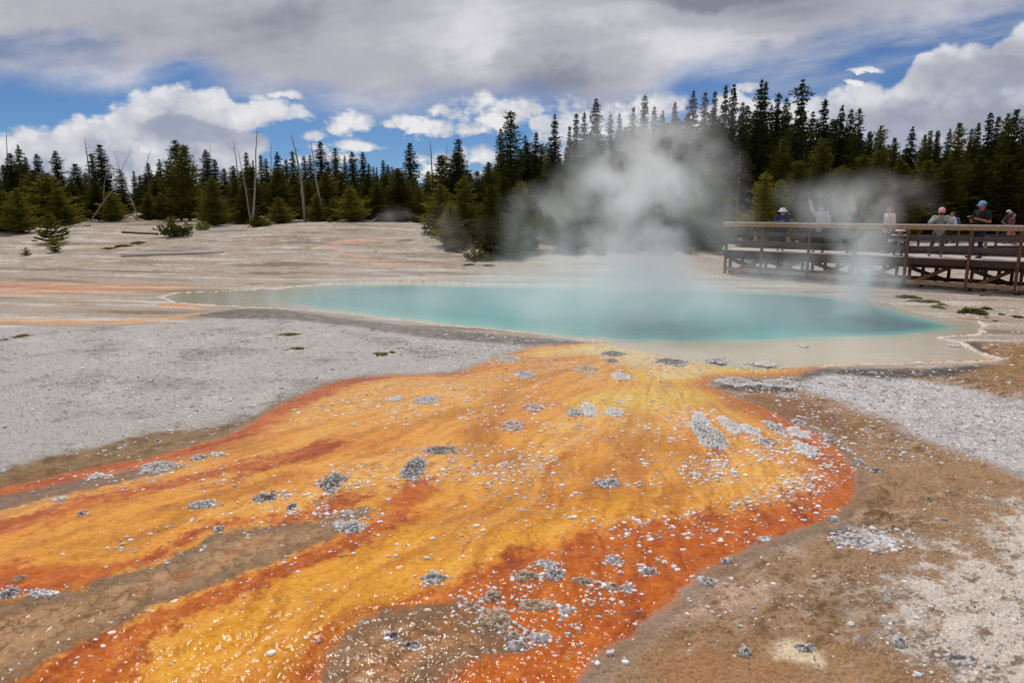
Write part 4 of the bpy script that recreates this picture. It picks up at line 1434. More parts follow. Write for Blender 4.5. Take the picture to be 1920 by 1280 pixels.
# ------------------------------------------------------------------ logs
def log(label, p0, p1, r0, r1, mat=None, lift=0.0, bend=0.0, snagged=0, name='fallen_log'):
    a, b = ground_at(*p0), ground_at(*p1)
    A = Vector((a[0], a[1], float(terrain(*a)) + r0 * 0.8 + lift))
    B = Vector((b[0], b[1], float(terrain(*b)) + r1 * 0.8 + lift))
    pts = []
    for i in range(9):
        s = i / 8
        q = A.lerp(B, s)
        q.z = float(terrain(q.x, q.y)) + (r0 + (r1 - r0) * s) * 0.75 + bend * 4 * s * (1 - s) + lift
        q += Vector((0, rnd.uniform(-1, 1) * r0 * 0.4, 0))
        pts.append(q)
    o0 = pts[0].copy()
    o0.z = float(terrain(a[0], a[1]))
    root = empty(name, o0)
    tag(root, label, 'log', 'fallen logs on the flat')
    mb = MB()
    mb.tube([p - o0 for p in pts], [r0 + (r1 - r0) * i / 8 for i in range(9)], 9)
    mb.build('stem', mat or M_DEAD, root, True)
    for k in range(snagged):
        q = pts[rnd.randint(0, 8)] - o0
        tb = MB()
        tb.tube([q, q + Vector((rnd.uniform(-.4, .4), rnd.uniform(-.3, .3), rnd.uniform(.1, .45)))], [r0 * 0.3, r0 * 0.12], 5)
        tb.build('branch', mat or M_DEAD, root, True)
    return root


log('long pale fallen log lying on the white flat, its broken end to the left', (228, 481), (420, 473), 0.10, 0.035, M_LOG, 0, 0, 0)
log('thin dark fallen log left of the round green bush', (230, 437), (296, 440), 0.07, 0.06, M_DEADDK)
log('grey fallen log below the leaning poles', (545, 418), (700, 417), 0.12, 0.07, None, 0, 0, 3)
log('small stub of pale fallen wood in the gap of the wood', (250, 405), (257, 412), 0.12, 0.10)
log('dark log lying across the gap of the wood', (236, 400), (282, 399), 0.12, 0.08, M_DEADDK, 0, 0, 2)
log('twiggy log lying among bushes under the thick bent pole', (455, 415), (540, 419), 0.08, 0.05, M_DEADDK, 0, 0, 4)
log('grey log lying in the sapling row right of the leaning poles', (640, 412), (760, 408), 0.10, 0.06, None, 0, 0, 3)
log('curved grey branch lying on the gravel in front of the boardwalk', (1838, 555), (1925, 553), 0.035, 0.03, M_DEADDK, 0.0, 0.10, 0, 'fallen_branch')
# ------------------------------------------------------------------ shrubs, saplings and tufts
def shrub_mesh(seed, stems=9, leaves=60, spread=0.5, upr=0.9, size=0.085):
    rs = np.random.RandomState(seed)
    B, D, Z = [], [], []
    mb = MB()
    for s in range(stems):
        a = rs.rand() * 6.283
        r = spread * math.sqrt(rs.rand())
        h = upr * (1 - 0.55 * (r / spread) ** 2) * (0.7 + 0.4 * rs.rand())
        p0 = np.array([r * 0.35 * math.cos(a), r * 0.35 * math.sin(a), 0])
        p1 = np.array([r * math.cos(a), r * math.sin(a), h])
        mb.tube([p0, (p0 + p1) / 2 + np.array([0, 0, 0.05]), p1], [0.016, 0.011, 0.004], 4)
        for k in range(leaves):
            f = 0.12 + 0.88 * rs.rand() ** 0.8
            q = p0 + (p1 - p0) * f + rs.randn(3) * 0.085 * (1.2 - 0.5 * f)
            if q[2] < 0.02:
                q[2] = 0.02
            B.append(q)
            d = (p1 - p0) / np.linalg.norm(p1 - p0) + rs.randn(3) * 0.6
            D.append(d / np.linalg.norm(d))
            Z.append(size * (0.6 + 0.7 * rs.rand()))
    return plates(np.array(B), np.array(D), np.array(Z), rs), mb


def plates(B, D, Z, rs, wide=0.34):
    n = len(B)
    V, F = [], []
    for rep in range(2):
        r = rs.randn(n, 3)
        r -= (r * D).sum(1, keepdims=True) * D
        r /= np.linalg.norm(r, axis=1, keepdims=True) + 1e-9
        q = np.stack([B - D * Z[:, None] * 0.5, B + r * Z[:, None] * wide, B + D * Z[:, None], B - r * Z[:, None] * wide], 1)
        V.append(q.reshape(-1, 3))
        F.append(np.arange(4 * n).reshape(n, 4) + rep * 4 * n)
    return np.concatenate(V), np.concatenate(F)


SHRUBS = []
for i in range(4):
    (v, f), mb = shrub_mesh(40 + i, 12, 46, 0.55, 0.9)
    SHRUBS.append((mesh_np('foliage', v, f, M_SHRUB), mb.mesh('stem', M_BARK)))
TUFTS = []
for i in range(4):
    rs = np.random.RandomState(70 + i)
    n = 260
    ck = rs.randint(0, 9, n)
    ca, cr = rs.rand(9) * 6.283, 0.42 * np.sqrt(rs.rand(9))
    gx, gy = np.cos(ca)[ck] * cr[ck] + 0.09 * rs.randn(n), np.sin(ca)[ck] * cr[ck] + 0.09 * rs.randn(n)
    a, r = np.arctan2(gy, gx), np.minimum(0.5, np.hypot(gx, gy))
    B = np.stack([r * np.cos(a), r * np.sin(a), 0.02 + 0.34 * (1 - (r / 0.5) ** 1.5) * rs.rand(n)], 1)
    D = np.stack([np.cos(a) * 0.7 + rs.randn(n) * 0.5, np.sin(a) * 0.7 + rs.randn(n) * 0.5, 0.5 + rs.rand(n)], 1)
    D /= np.linalg.norm(D, axis=1, keepdims=True)
    v, f = plates(B, D, 0.10 + 0.10 * rs.rand(n), rs, 0.2)
    v[:, 2] = np.maximum(v[:, 2], -0.02)
    TUFTS.append(mesh_np('low_plant', v, f, M_GRASS))
sh_n = 0


def shrub(px, py, hw, h, label, group='low bushes along the edge of the wood'):
    """a bush standing at a ground point; hw half width and h height in picture points"""
    global sh_n
    sh_n += 1
    x, y = ground_at(px, py)
    s = math.hypot(0, y) / FPX
    o = empty('bush', (x, y, float(terrain(x, y)) - 0.02), rnd.uniform(0, 6.28))
    o.scale = (hw * s / 0.62, hw * s / 0.62, h * s / 0.95)
    tag(o, label, 'bush', group)
    fm, sm = SHRUBS[sh_n % 4]
    link(bpy.data.objects.new('foliage', fm), o)
    link(bpy.data.objects.new('stem', sm), o)


def tuft(px, py, hw, h, label, group='low green plants on the bare flat'):
    global sh_n
    sh_n += 1
    x, y = ground_at(px, py)
    if py > 620:
        hw *= 0.7
    s = y / FPX
    o = link(bpy.data.objects.new('low_plant', TUFTS[sh_n % 4]))
    o.location = (x, y, float(terrain(x, y)) - 0.01)
    o.rotation_euler = (0, 0, rnd.uniform(0, 6.28))
    o.scale = (hw * s / 0.55, hw * s * 1.4 / 0.55, max(0.06, h * s / 0.5))
    tag(o, label, 'plant', group)


shrub(333, 443, 40, 40, 'wide round bright green bush standing alone on the pale flat')
B_EDGE = 'pale green bush among the low bushes along the edge of the wood'
for px, py, hw, h, lab in ((425, 418, 20, 30, None), (450, 420, 22, 26, None), (480, 425, 20, 22, 'low bush at the foot of the tallest bare pole'), (497, 424, 16, 18, None), (380, 432, 14, 22, None),
                           (545, 418, 14, 14, None), (580, 415, 14, 16, None), (625, 412, 18, 24, None), (690, 412, 20, 26, None), (712, 410, 16, 20, None), (672, 412, 14, 16, None),
                           (752, 410, 20, 12, 'low dark bush by the small steaming vent'), (785, 412, 20, 34, None), (800, 405, 18, 28, None), (770, 405, 16, 30, None), (812, 440, 22, 30, None), (120, 420, 20, 14, None), (60, 425, 20, 14, None), (15, 432, 24, 18, None), (210, 408, 16, 14, None),
                           (855, 470, 26, 30, None), (893, 488, 24, 26, 'low bush in front of the pool-side clump, left of two'), (962, 486, 30, 46, 'bush in front of the pool-side clump, right of two'), (925, 488, 24, 16, None), (990, 470, 24, 40, None), (1005, 440, 20, 30, None), (1070, 430, 24, 26, None), (1130, 430, 24, 24, None), (1330, 470, 26, 24, None), (1350, 455, 26, 26, None), (1040, 440, 20, 20, None)):
    shrub(px, py, hw, h, lab or B_EDGE)
br_ = random.Random(12)
for k in range(34):
    px = br_.uniform(-10, 830)
    if 205 < px < 262:
        continue
    shrub(px, br_.uniform(404, 418), br_.uniform(8, 20), br_.uniform(8, 22), B_EDGE)
for k in range(22):
    shrub(br_.uniform(1010, 1370), br_.uniform(438, 480), br_.uniform(10, 24), br_.uniform(10, 24), 'low bush on the dim ground behind the steam', 'low bushes behind the steam')
tree('sapling', 91, 398, 22, 34, 'bright green pine sapling in front of the broad olive pine')
x_, y_ = ground_at(99, 473)
tree('sapling', 99, 440, 13, y_, 'smallest lone pine sapling on the pale flat, nearest of the left saplings')
x_, y_ = ground_at(48, 479)
tree('sapling', 48, 469, 8, y_, 'tiny dark sapling on the flat left of the lone pine sapling')
for px, py, hw, h, lab in ((1700, 558, 20, 8, 'low olive cushion plant beside the right steam, left of a pair'), (1732, 566, 26, 7, 'dark green cushion plant near the pool, right of a pair'),
                           (1755, 576, 18, 6, 'thin green plant patch on the gravel above the pool corner'), (1768, 572, 8, 6, 'small green tuft touching the thin plant patch'), (1822, 587, 30, 14, 'largest dark green cushion plant on the gravel by the boardwalk'), (1848, 580, 10, 8, 'bright tuft at the right end of the largest cushion plant'),
                           (1876, 590, 8, 5, 'small green tuft right of the largest cushion plant'), (1849, 596, 6, 5, 'tiny green tuft below the largest cushion plant'), (1908, 594, 14, 5, 'green tuft on the gravel at the right frame edge'), (1868, 602, 8, 3, 'tiny flat tuft above the dark gravel at the pool corner'),
                           (538, 628, 26, 6, 'faint brown tuft patch on the grey crust, upper of two'), (552, 655, 22, 7, 'olive tuft patch on the grey crust, lower of two'), (715, 664, 26, 6, 'olive tuft patch on the grey crust near the orange mat'), (735, 660, 14, 4, 'small brown tuft beside the olive patch near the orange mat'),
                           (42, 630, 22, 6, 'brown tuft on the grey crust at the far left'), (8, 637, 10, 4, 'small brown tuft at the left frame edge'), (1390, 495, 12, 4, 'olive tuft under the left end of the boardwalk'), (1480, 492, 14, 5, 'olive tuft on the ground seen under the boardwalk'),
                           (880, 497, 14, 4, 'small grey green tuft below the pool-side clump, left of two'), (910, 498, 14, 4, 'small grey green tuft below the pool-side clump, right of two'),
                           (205, 466, 14, 4, 'brown tuft on the pale slope, left of three'), (232, 462, 14, 5, 'brown tuft on the pale slope, middle of three'), (262, 456, 18, 5, 'brown tuft on the pale slope, right of three'), (66, 452, 6, 4, 'tiny dark tuft above the tiny dark sapling'), (164, 424, 8, 3, 'tiny tuft on the slope left of the thin dark log')):
    tuft(px, py, hw, h, lab)
# ------------------------------------------------------------------ boardwalks
M_POST = mat_noise('red_brown_timber', lin(84, 56, 42), lin(116, 82, 60), 5, 0.85, 0.35, (6, 6, 0.6), bdist=0.004)
M_TAN = mat_noise('tan_timber', lin(140, 108, 82), lin(178, 146, 116), 4, 0.85, 0.35, (1, 5, 5), bdist=0.004)
M_DECK = mat_noise('bleached_deck_boards', lin(176, 166, 156), lin(206, 198, 190), 5, 0.85, 0.3, (3, 3, 3), bdist=0.004)
M_RAIL = mat_noise('shaded_grey_timber', lin(66, 64, 64), lin(92, 88, 86), 5, 0.85, 0.3, (1, 5, 5), bdist=0.004)  # the shadow on the rails is put into this dark grey
M_DKBR = mat_noise('dark_brown_timber', lin(62, 44, 36), lin(88, 64, 52), 5, 0.85, 0.35, (1, 5, 5), bdist=0.004)
M_BOLT = mat_noise('bolt_steel', lin(150, 148, 144), lin(180, 178, 172), 20, 0.45, 0.0)

BA = Vector((8.06, 26.0, 0))
BD = Vector((13.965 - 8.06, 20.936 - 26.0, 0)).normalized()
BN = Vector((-BD.y, BD.x, 0))
if BN.y < 0:
    BN = -BN
DECK_Z = 1.0


def on_walk(px, off=0.0):
    """distance along the front edge at which a picture column meets the walk, off metres behind the edge"""
    r = (px - 960.0) / (FPX * (CT + 0.13 * ST))
    a = BA + BN * off
    return (r * a.y - a.x) / (BD.x - r * BD.y)


def W(s, o, z):
    return BA + BD * s + BN * o + Vector((0, 0, z))


def boardwalk():
    root = empty('boardwalk', W(0, 0, 0))
    tag(root, 'raised timber boardwalk with pale handrail and dark rails on the far side of the pool', 'boardwalk')
    o0 = W(0, 0, 0)

    def B(s, o, z):
        return W(s, o, z) - o0
    ends = [on_walk(p) for p in (1361, 1428, 1516, 1603, 1700, 1818, 1912)]
    ends += [ends[-1] + 1.4, ends[-1] + 2.8, ends[-1] + 4.2]
    S1 = ends[-1] + 0.1
    up = (0, 0, 1)
    for i, s in enumerate(ends):
        g = float(terrain(W(s, 0, 0).x, W(s, 0, 0).y))
        m = MB()
        m.beam(B(s, 0, g - 0.1), B(s, 0, 1.86), 0.088, 0.088, up=BN)
        p = m.build('post', M_POST, root)
        for z in (0.87, 0.2, 1.6, 1.28):
            bm_ = MB()
            bm_.ball(B(s, -0.046, z), 0.014, 6, 5)
            bm_.build('bolt', M_BOLT, p)
    cuts = [-0.12, ends[2], ends[4], ends[6], S1]
    for a, b in zip(cuts[:-1], cuts[1:]):
        m = MB()
        m.beam(B(a + .004, -0.02, 1.935), B(b - .004, -0.02, 1.935), 0.045, 0.145)
        m.build('fascia_rail', M_TAN, root)
        m = MB()
        m.beam(B(a + .004, 0.045, 2.012), B(b - .004, 0.045, 2.012), 0.19, 0.040)
        m.build('handrail_cap', M_DECK, root)
    for z, name in ((1.60, 'upper_rail'), (1.28, 'lower_rail')):
        m = MB()
        m.beam(B(-0.05, 0.075, z), B(S1, 0.075, z), 0.045, 0.13)
        m.build(name, M_RAIL, root)
    m = MB()
    m.beam(B(-0.1, 0.08, 0.87), B(S1, 0.08, 0.87), 0.045, 0.20)
    m.build('rim_joist', M_DKBR, root)
    for o, z in ((0.5, .74), (1.05, .70), (1.6, .74)):  # dark beams added to stand for the shadow band below the deck
        m = MB()
        m.beam(B(-0.1, o, z), B(S1, o, z), 0.06, 0.20)
        m.build('shade_beam', M_DKBR, root)
    m = MB()
    m.beam(B(-0.1, 1.62, 0.20), B(S1, 1.62, 0.20), 0.04, 0.13)
    m.build('rear_skirt_board', M_DKBR, root)
    m = MB()
    m.beam(B(-0.1, 1.68, 0.87), B(S1, 1.68, 0.87), 0.045, 0.20)
    m.build('rear_joist', M_DKBR, root)
    for i, (a, b) in enumerate(zip(ends[:-1], ends[1:])):
        ga = float(terrain(*W(a, 0, 0).xy))
        gb = float(terrain(*W(b, 0, 0).xy))
        m = MB()
        m.beam(B(a + 0.055, 0.0, 0.205 + ga * 0.8), B(b - 0.055, 0.0, 0.205 + gb * 0.8), 0.04, 0.13)
        m.build('skirt_board', M_TAN, root)
    # deck planks across the walk, with thin gaps
    m = MB()
    s = -0.1
    while s < S1:
        m.beam(B(s + 0.07, 0.06, 0.987), B(s + 0.07, 1.70, 0.987), 0.135, 0.034)
        s += 0.142
    m.build('deck', M_DECK, root)
    m = MB()
    m.beam(B(-0.1, 1.64, 1.085), B(S1, 1.64, 1.085), 0.09, 0.12)
    m.build('rear_kerb', M_DKBR, root)
    for k in range(9):
        s = 0.45 + k * 1.25
        m = MB()
        m.beam(B(s, 1.76, 0.5), B(s, 1.76, 1.62), 0.09, 0.09, up=BN)
        m.build('rear_post', M_TAN, root)
    m = MB()
    m.beam(B(0.3, 1.79, 1.56), B(S1, 1.79, 1.56), 0.04, 0.10)
    m.build('rear_rail', M_RAIL, root)
    # trestles below the deck
    dv = Vector((0.97, 0.24, 0))
    for s in ends[:-1]:
        p0 = W(s + 0.06, 0.14, 0) - o0
        for k in range(4):
            q = p0 + dv * (0.08 + 0.52 * k)
            w = q + o0
            g = float(terrain(w.x, w.y))
            m = MB()
            m.beam(q + Vector((0, 0, g - 0.1)), q + Vector((0, 0, 0.76)), 0.09, 0.09, up=BN)
            m.build('support_post', M_DKBR, root)
        side = Vector((0.24, -0.97, 0)) * 0.07
        m = MB()
        m.beam(p0 + side + Vector((0, 0, .66)), p0 + dv * 1.62 + side + Vector((0, 0, .16)), 0.04, 0.12)
        m.build('brace', M_DKBR, root)
        m = MB()
        m.beam(p0 + dv * 0.05 + side * 1.7 + Vector((0, 0, .16)), p0 + dv * 1.7 + side * 1.7 + Vector((0, 0, .68)), 0.04, 0.12)
        m.build('brace', M_TAN, root)
        m = MB()
        m.beam(p0 - dv * 0.1 + side * -1 + Vector((0, 0, .71)), p0 + dv * 1.8 + side * -1 + Vector((0, 0, .71)), 0.06, 0.12)
        m.build('cross_beam', M_DKBR, root)


boardwalk()


def far_walk(label, p0, p1, dz, step, n_rails=2, rail=0.95):
    """a lower timber walk farther back between two ground points"""
    a, b = Vector((p0[0], p0[1], 0)), Vector((p1[0], p1[1], 0))
    d = (b - a).normalized()
    n = Vector((-d.y, d.x, 0))
    root = empty('boardwalk', (a.x, a.y, dz))
    tag(root, label, 'boardwalk')
    L = (b - a).length
    m = MB()
    s = 0.0
    while s < L:
        m.beam(d * (s + 0.07) - n * 0.8, d * (s + 0.07) + n * 0.8, 0.135, 0.036)
        s += 0.142
    m.build('deck', M_DECK, root)
    for o in (-0.82, 0.82):
        m = MB()
        m.beam(d * 0 + n * o + Vector((0, 0, -0.10)), d * L + n * o + Vector((0, 0, -0.10)), 0.05, 0.18)
        m.build('rim_joist', M_DKBR, root)
        s = 0.1
        while s <= L:
            q = d * s + n * (o + (0.07 if o > 0 else -0.07))
            m = MB()
            m.beam(q + Vector((0, 0, -0.8)), q + Vector((0, 0, rail)), 0.09, 0.09, up=n)
            m.build('post', M_POST, root)
            s += step
        for k in range(n_rails):
            z = rail - 0.07 - 0.42 * k
            m = MB()
            m.beam(n * o + Vector((0, 0, z)), d * L + n * o + Vector((0, 0, z)), 0.045, 0.13)
            m.build('rail', M_DKBR, root)


far_walk('low distant boardwalk with dark rails behind the right end of the nearer boardwalk', (20.3, 35.6), (31.0, 36.6), 0.66, 2.1, 2, 0.95)
zf = float(terrain(-55.5, 100)) + 0.35
far_walk('tiny far boardwalk fence in the gap of the left wood', (-60.5, 100), (-53.5, 100), zf, 1.7, 2, 1.0)
# ------------------------------------------------------------------ people
def plain(name, c, rough=0.85, bump=0.15):
    c = np.asarray(c)
    return mat_noise(name, c * 0.86, np.minimum(c * 1.12, 0.9), 30, rough, bump, bdist=0.004)


M_SKIN = plain('skin', lin(196, 142, 114), 0.6, 0.05)
M_SKIN2 = plain('tanned_skin', lin(168, 108, 80), 0.6, 0.05)
M_HAIRD = plain('dark_hair', lin(44, 34, 28), 0.6, 0.4)
M_HAIRB = plain('brown_hair', lin(96, 66, 48), 0.6, 0.4)
M_EYE = plain('eye', lin(30, 24, 22), 0.3, 0.0)
M_LIP = plain('lips', lin(150, 84, 78), 0.5, 0.0)
M_BLACK = plain('black_cloth', lin(28, 28, 32))
M_NAVY = plain('navy_cloth', lin(34, 60, 92))
M_JEAN = plain('dark_jeans', lin(40, 46, 62))
M_GREY = plain('grey_fleece', lin(158, 164, 170))
M_GREY2 = plain('heather_grey_hoodie', lin(150, 154, 154))
M_DKJ = plain('dark_jacket', lin(52, 54, 60))
M_BEIGE = plain('beige_knit', lin(206, 194, 178))
M_WHITE = plain('white_cloth', lin(224, 224, 228))
M_LILAC = plain('pale_lilac_shirt', lin(206, 204, 222))
M_PINK = plain('pink_cap', lin(232, 166, 186))
M_BLUEW = plain('blue_white_camouflage_cap', lin(120, 158, 206))
M_OLIVE = plain('olive_grey_trousers', lin(92, 94, 88))
M_MAROON = plain('maroon_shirt', lin(118, 66, 76))
M_TANS = plain('tan_shorts', lin(196, 128, 98))
M_BLUEP = plain('blue_backpack', lin(72, 92, 158))
M_SHOE = plain('shoe', lin(52, 46, 44))
M_GEAR = plain('black_plastic', lin(22, 22, 24), 0.4, 0.0)
M_LENS = plain('dark_glass', lin(30, 46, 70), 0.1, 0.0)


def solid(name, parts, mat, parent=None, voxel=0.011, extra=None, smooth=6):
    """tubes and balls welded into one continuous smooth skin"""
    mb = MB()
    for p in parts:
        if p[0] == 't':
            pts = [Vector(a) for a in p[1]]
            rr = list(p[2])
            mb.tube(pts, rr, 12)
            for a, r in zip(pts, rr):
                mb.ball(a, r * 0.995, 12, 8)
        else:
            mb.ball(p[1], p[2], 14, 10, p[3] if len(p) > 3 else (1, 1, 1))
    o = bpy.data.objects.new('tmp', mb.mesh('tmp', None))
    COL.objects.link(o)
    md = o.modifiers.new('r', 'REMESH')
    md.mode = 'VOXEL'
    md.voxel_size = voxel
    sm = o.modifiers.new('s', 'SMOOTH')
    sm.factor = 0.5
    sm.iterations = smooth
    dg = bpy.context.evaluated_depsgraph_get()
    me = bpy.data.meshes.new_from_object(o.evaluated_get(dg))
    src = o.data
    bpy.data.objects.remove(o)
    bpy.data.meshes.remove(src)
    if extra:
        bm = bmesh.new()
        bm.from_mesh(me)
        em = extra.mesh('tmp', None)
        bm.from_mesh(em)
        bm.to_mesh(me)
        bm.free()
        bpy.data.meshes.remove(em)
    me.name = name
    me.materials.clear()
    me.materials.append(mat)
    for p in me.polygons:
        p.use_smooth = True
    return link(bpy.data.objects.new(name, me), parent)


STAND = dict(hip=(0, 0, .525), chest=(0, .005, .74), neck=(0, .0, .835), head=(0, -.012, .925),
             lleg=((.052, 0, .50), (.056, -.012, .285), (.056, .006, .045)), rleg=((-.052, 0, .50), (-.056, -.012, .285), (-.056, .006, .045)),
             larm=((.115, 0, .80), (.140, .015, .64), (.135, -.04, .50)), rarm=((-.115, 0, .80), (-.140, .015, .64), (-.135, -.04, .50)))


def person(label, px, off, height, turn, top, legs, skin=None, hair=None, hat=None, hat_mat=None, long_hair=False, sleeves='long', shorts=False, pose=None, where=None,
           coat=False, glasses=False, shoes=None, group='people on the boardwalks'):
    """turn: heading of the face, 0 looks at the camera, positive turns to the picture's right"""
    p = dict(STAND)
    p.update(pose or {})
    skin = skin or M_SKIN
    H = height
    if where is None:
        q = W(on_walk(px, off), off, DECK_Z + 0.004)
    else:
        q = Vector(where)
    look = math.atan2(q.x, q.y)
    rz = -look + turn

    def P(a):
        return Vector(a) * H
    hip, chest, neck, head = P(p['hip']), P(p['chest']), P(p['neck']), P(p['head'])
    up = (head - neck).normalized()
    fw = Vector((0, -1, 0))
    parts = [('t', [hip - Vector((0, 0, .02 * H)), hip + (chest - hip) * .5, chest, chest + (neck - chest) * 0.72], [.078 * H, .070 * H, .080 * H, .052 * H]),
             ('b', hip, .088 * H, (1.0, .74, .7)), ('b', chest + Vector((0, 0, .02 * H)), .088 * H, (1.12, .70, 1.0)),
             ('t', [neck - up * .02 * H, neck + up * .05 * H], [.034 * H, .031 * H]),
             ('b', head, .062 * H, (.86, 1.0, 1.18)), ('b', head + fw * .022 * H - up * .035 * H, .040 * H, (.85, .9, .9)),
             ('b', head + fw * .064 * H - up * .012 * H, .0105 * H, (.8, 1, 1.4)),
             ('b', head + Vector((.055 * H, 0, -.005 * H)), .014 * H, (.5, .8, 1.3)), ('b', head + Vector((-.055 * H, 0, -.005 * H)), .014 * H, (.5, .8, 1.3))]
    arms = {}
    fing = MB()
    for side, sx in (('larm', 1), ('rarm', -1)):
        a, b, c = [P(v) for v in p[side]]
        parts.append(('t', [chest + Vector((sx * .06 * H, 0, .045 * H)), a], [.045 * H, .040 * H]))
        parts.append(('t', [a, (a + b) / 2, b], [.036 * H, .031 * H, .026 * H]))
        parts.append(('t', [b, b.lerp(c, .4), c], [.026 * H, .025 * H, .0165 * H]))
        d = (c - b).normalized()
        hand = c + d * .034 * H
        parts.append(('t', [c, hand], [.0165 * H, .021 * H]))
        arms[side] = (a, b, c, hand)
        s = d.cross(Vector((0, 0, 1)))
        s = s.normalized() if s.length > .05 else Vector((1, 0, 0))
        n = s.cross(d).normalized()
        for k, ln in enumerate((.040, .047, .044, .036)):
            r0 = hand + s * (k - 1.5) * .0105 * H + d * .012 * H
            fing.tube([r0, r0 + d * ln * .5 * H, r0 + d * ln * .8 * H - n * ln * .35 * H, r0 + d * ln * .85 * H - n * ln * .7 * H], [.0058 * H, .0055 * H, .005 * H, .0035 * H], 6)
        r0 = c + s * .018 * H + d * .014 * H
        fing.tube([r0, r0 + s * .014 * H + d * .016 * H, r0 + s * .012 * H + d * .036 * H - n * .01 * H], [.0068 * H, .006 * H, .004 * H], 6)
    legp = []
    for side in ('lleg', 'rleg'):
        a, b, c = [P(v) for v in p[side]]
        legp.append((a, b, c))
        parts.append(('t', [a, a.lerp(b, .5), b], [.058 * H, .049 * H, .034 * H]))
        parts.append(('t', [b, b.lerp(c, .35), c], [.033 * H, .035 * H, .020 * H]))
        parts.append(('t', [c, c + Vector((0, -.075 * H, -.022 * H))], [.022 * H, .018 * H]))
    body = solid('person', parts, skin, None, 0.0125, fing)
    body.location = q
    body.rotation_euler = (0, 0, rz)
    tag(body, label, 'person', group)
    # clothes
    e = .010 * H
    sp = [('t', [hip + Vector((0, 0, -.035 * H if not coat else -.07 * H)), hip + (chest - hip) * .5, chest, chest + (neck - chest) * .62], [.082 * H + e, .078 * H + e, .082 * H + e, .050 * H + e]),
          ('b', chest + Vector((0, 0, .018 * H)), .092 * H + e, (1.12, .74, .95)), ('b', hip + Vector((0, 0, .0)), .090 * H + e, (1.0, .78, .62))]
    for side, sx in (('larm', 1), ('rarm', -1)):
        a, b, c, h = arms[side]
        sp.append(('t', [chest + Vector((sx * .06 * H, 0, .042 * H)), a], [.046 * H + e, .043 * H + e]))
        if sleeves == 'long':
            sp.append(('t', [a, (a + b) / 2, b], [.039 * H + e, .035 * H + e, .031 * H + e]))
            sp.append(('t', [b, b.lerp(c, .4), b.lerp(c, .93)], [.031 * H + e, .029 * H + e, .021 * H + e]))
        else:
            sp.append(('t', [a, a.lerp(b, .62)], [.039 * H + e, .037 * H + e]))
    solid('shirt' if not coat else 'jacket', sp, top, body, 0.014, None, 4)
    tp = [('b', hip, .090 * H + e * .5, (1.0, .76, .66))]
    for a, b, c in legp:
        if shorts:
            tp.append(('t', [a, a.lerp(b, .5), a.lerp(b, .9)], [.062 * H, .056 * H, .050 * H]))
        else:
            tp.append(('t', [a, a.lerp(b, .5), b], [.061 * H, .054 * H, .041 * H]))
            tp.append(('t', [b, b.lerp(c, .5), b.lerp(c, .97)], [.041 * H, .037 * H, .034 * H]))
    solid('shorts' if shorts else 'trousers', tp, legs, body, 0.014, None, 4)
    for a, b, c in legp:
        solid('shoe', [('t', [c + Vector((0, .012 * H, -.022 * H)), c + Vector((0, -.04 * H, -.024 * H)), c + Vector((0, -.085 * H, -.028 * H))], [.025 * H, .023 * H, .017 * H])], shoes or M_SHOE, body, 0.012, None, 3)
    # head
    hm = hair or M_HAIRD
    hp = [('b', head + Vector((0, .008 * H, .012 * H)), .066 * H, (.9, .98, 1.12)), ('b', head + Vector((0, .03 * H, -.02 * H)), .048 * H, (1.0, .8, 1.2))]
    if long_hair:
        hp.append(('t', [head + Vector((0, .04 * H, 0)), head + Vector((0, .052 * H, -.07 * H)), head + Vector((0, .05 * H, -.14 * H))], [.05 * H, .045 * H, .02 * H]))
    ho = solid('hair', hp, hm, body, 0.011, None, 3)
    cut = bmesh.new()
    cut.from_mesh(ho.data)
    kill = [v for v in cut.verts if v.co.y < head.y - .022 * H and v.co.z < head.z + .036 * H]
    bmesh.ops.delete(cut, geom=kill, context='VERTS')
    cut.to_mesh(ho.data)
    cut.free()
    for sx in (1, -1):
        m = MB()
        m.ball(head + Vector((sx * .022 * H, -.054 * H, .006 * H)), .0075 * H, 8, 6, (1.2, .6, .7))
        m.build('eye', M_EYE, body, True)
    m = MB()
    m.ball(head + Vector((0, -.058 * H, -.040 * H)), .012 * H, 8, 6, (1.3, .5, .4))
    m.build('mouth', M_LIP, body, True)
    if glasses:
        m = MB()
        for sx in (1, -1):
            m.ball(head + Vector((sx * .023 * H, -.060 * H, .006 * H)), .017 * H, 8, 6, (1.1, .4, .75))
            m.tube([head + Vector((sx * .042 * H, -.052 * H, .008 * H)), head + Vector((sx * .056 * H, 0, .008 * H))], .003 * H, 5)
        m.build('sunglasses', M_LENS, body, True)
    top_z = head + Vector((0, 0, .020 * H))
    if hat == 'bucket':
        m = MB()
        prof = [(.118, -.016), (.112, -.010), (.070, .012), (.064, .052), (.050, .066), (.0, .069)]
        n = 20
        vs, fs = [], []
        for r, z in prof[:-1]:
            for k in range(n):
                a = 6.2832 * k / n
                vs.append(top_z + Vector((r * math.cos(a), r * 1.05 * math.sin(a), z)) * H)
        vs.append(top_z + Vector((0, 0, .069)) * H)
        for i in range(len(prof) - 2):
            for k in range(n):
                fs.append((i * n + k, i * n + (k + 1) % n, (i + 1) * n + (k + 1) % n, (i + 1) * n + k))
        t0 = (len(prof) - 2) * n
        fs += [(t0 + k, t0 + (k + 1) % n, len(vs) - 1) for k in range(n)]
        m.add(vs, fs)
        h_ = m.build('sun_hat', hat_mat, body, True)
        md = h_.modifiers.new('thick', 'SOLIDIFY')
        md.thickness = .006
        m = MB()
        ring = [top_z + Vector((.0685 * math.cos(6.2832 * k / 20), .072 * math.sin(6.2832 * k / 20), .022)) * H for k in range(21)]
        m.tube(ring, .006 * H, 5, cap=False)
        m.build('hat_band', hat_mat, h_, True)
    elif hat == 'cap':
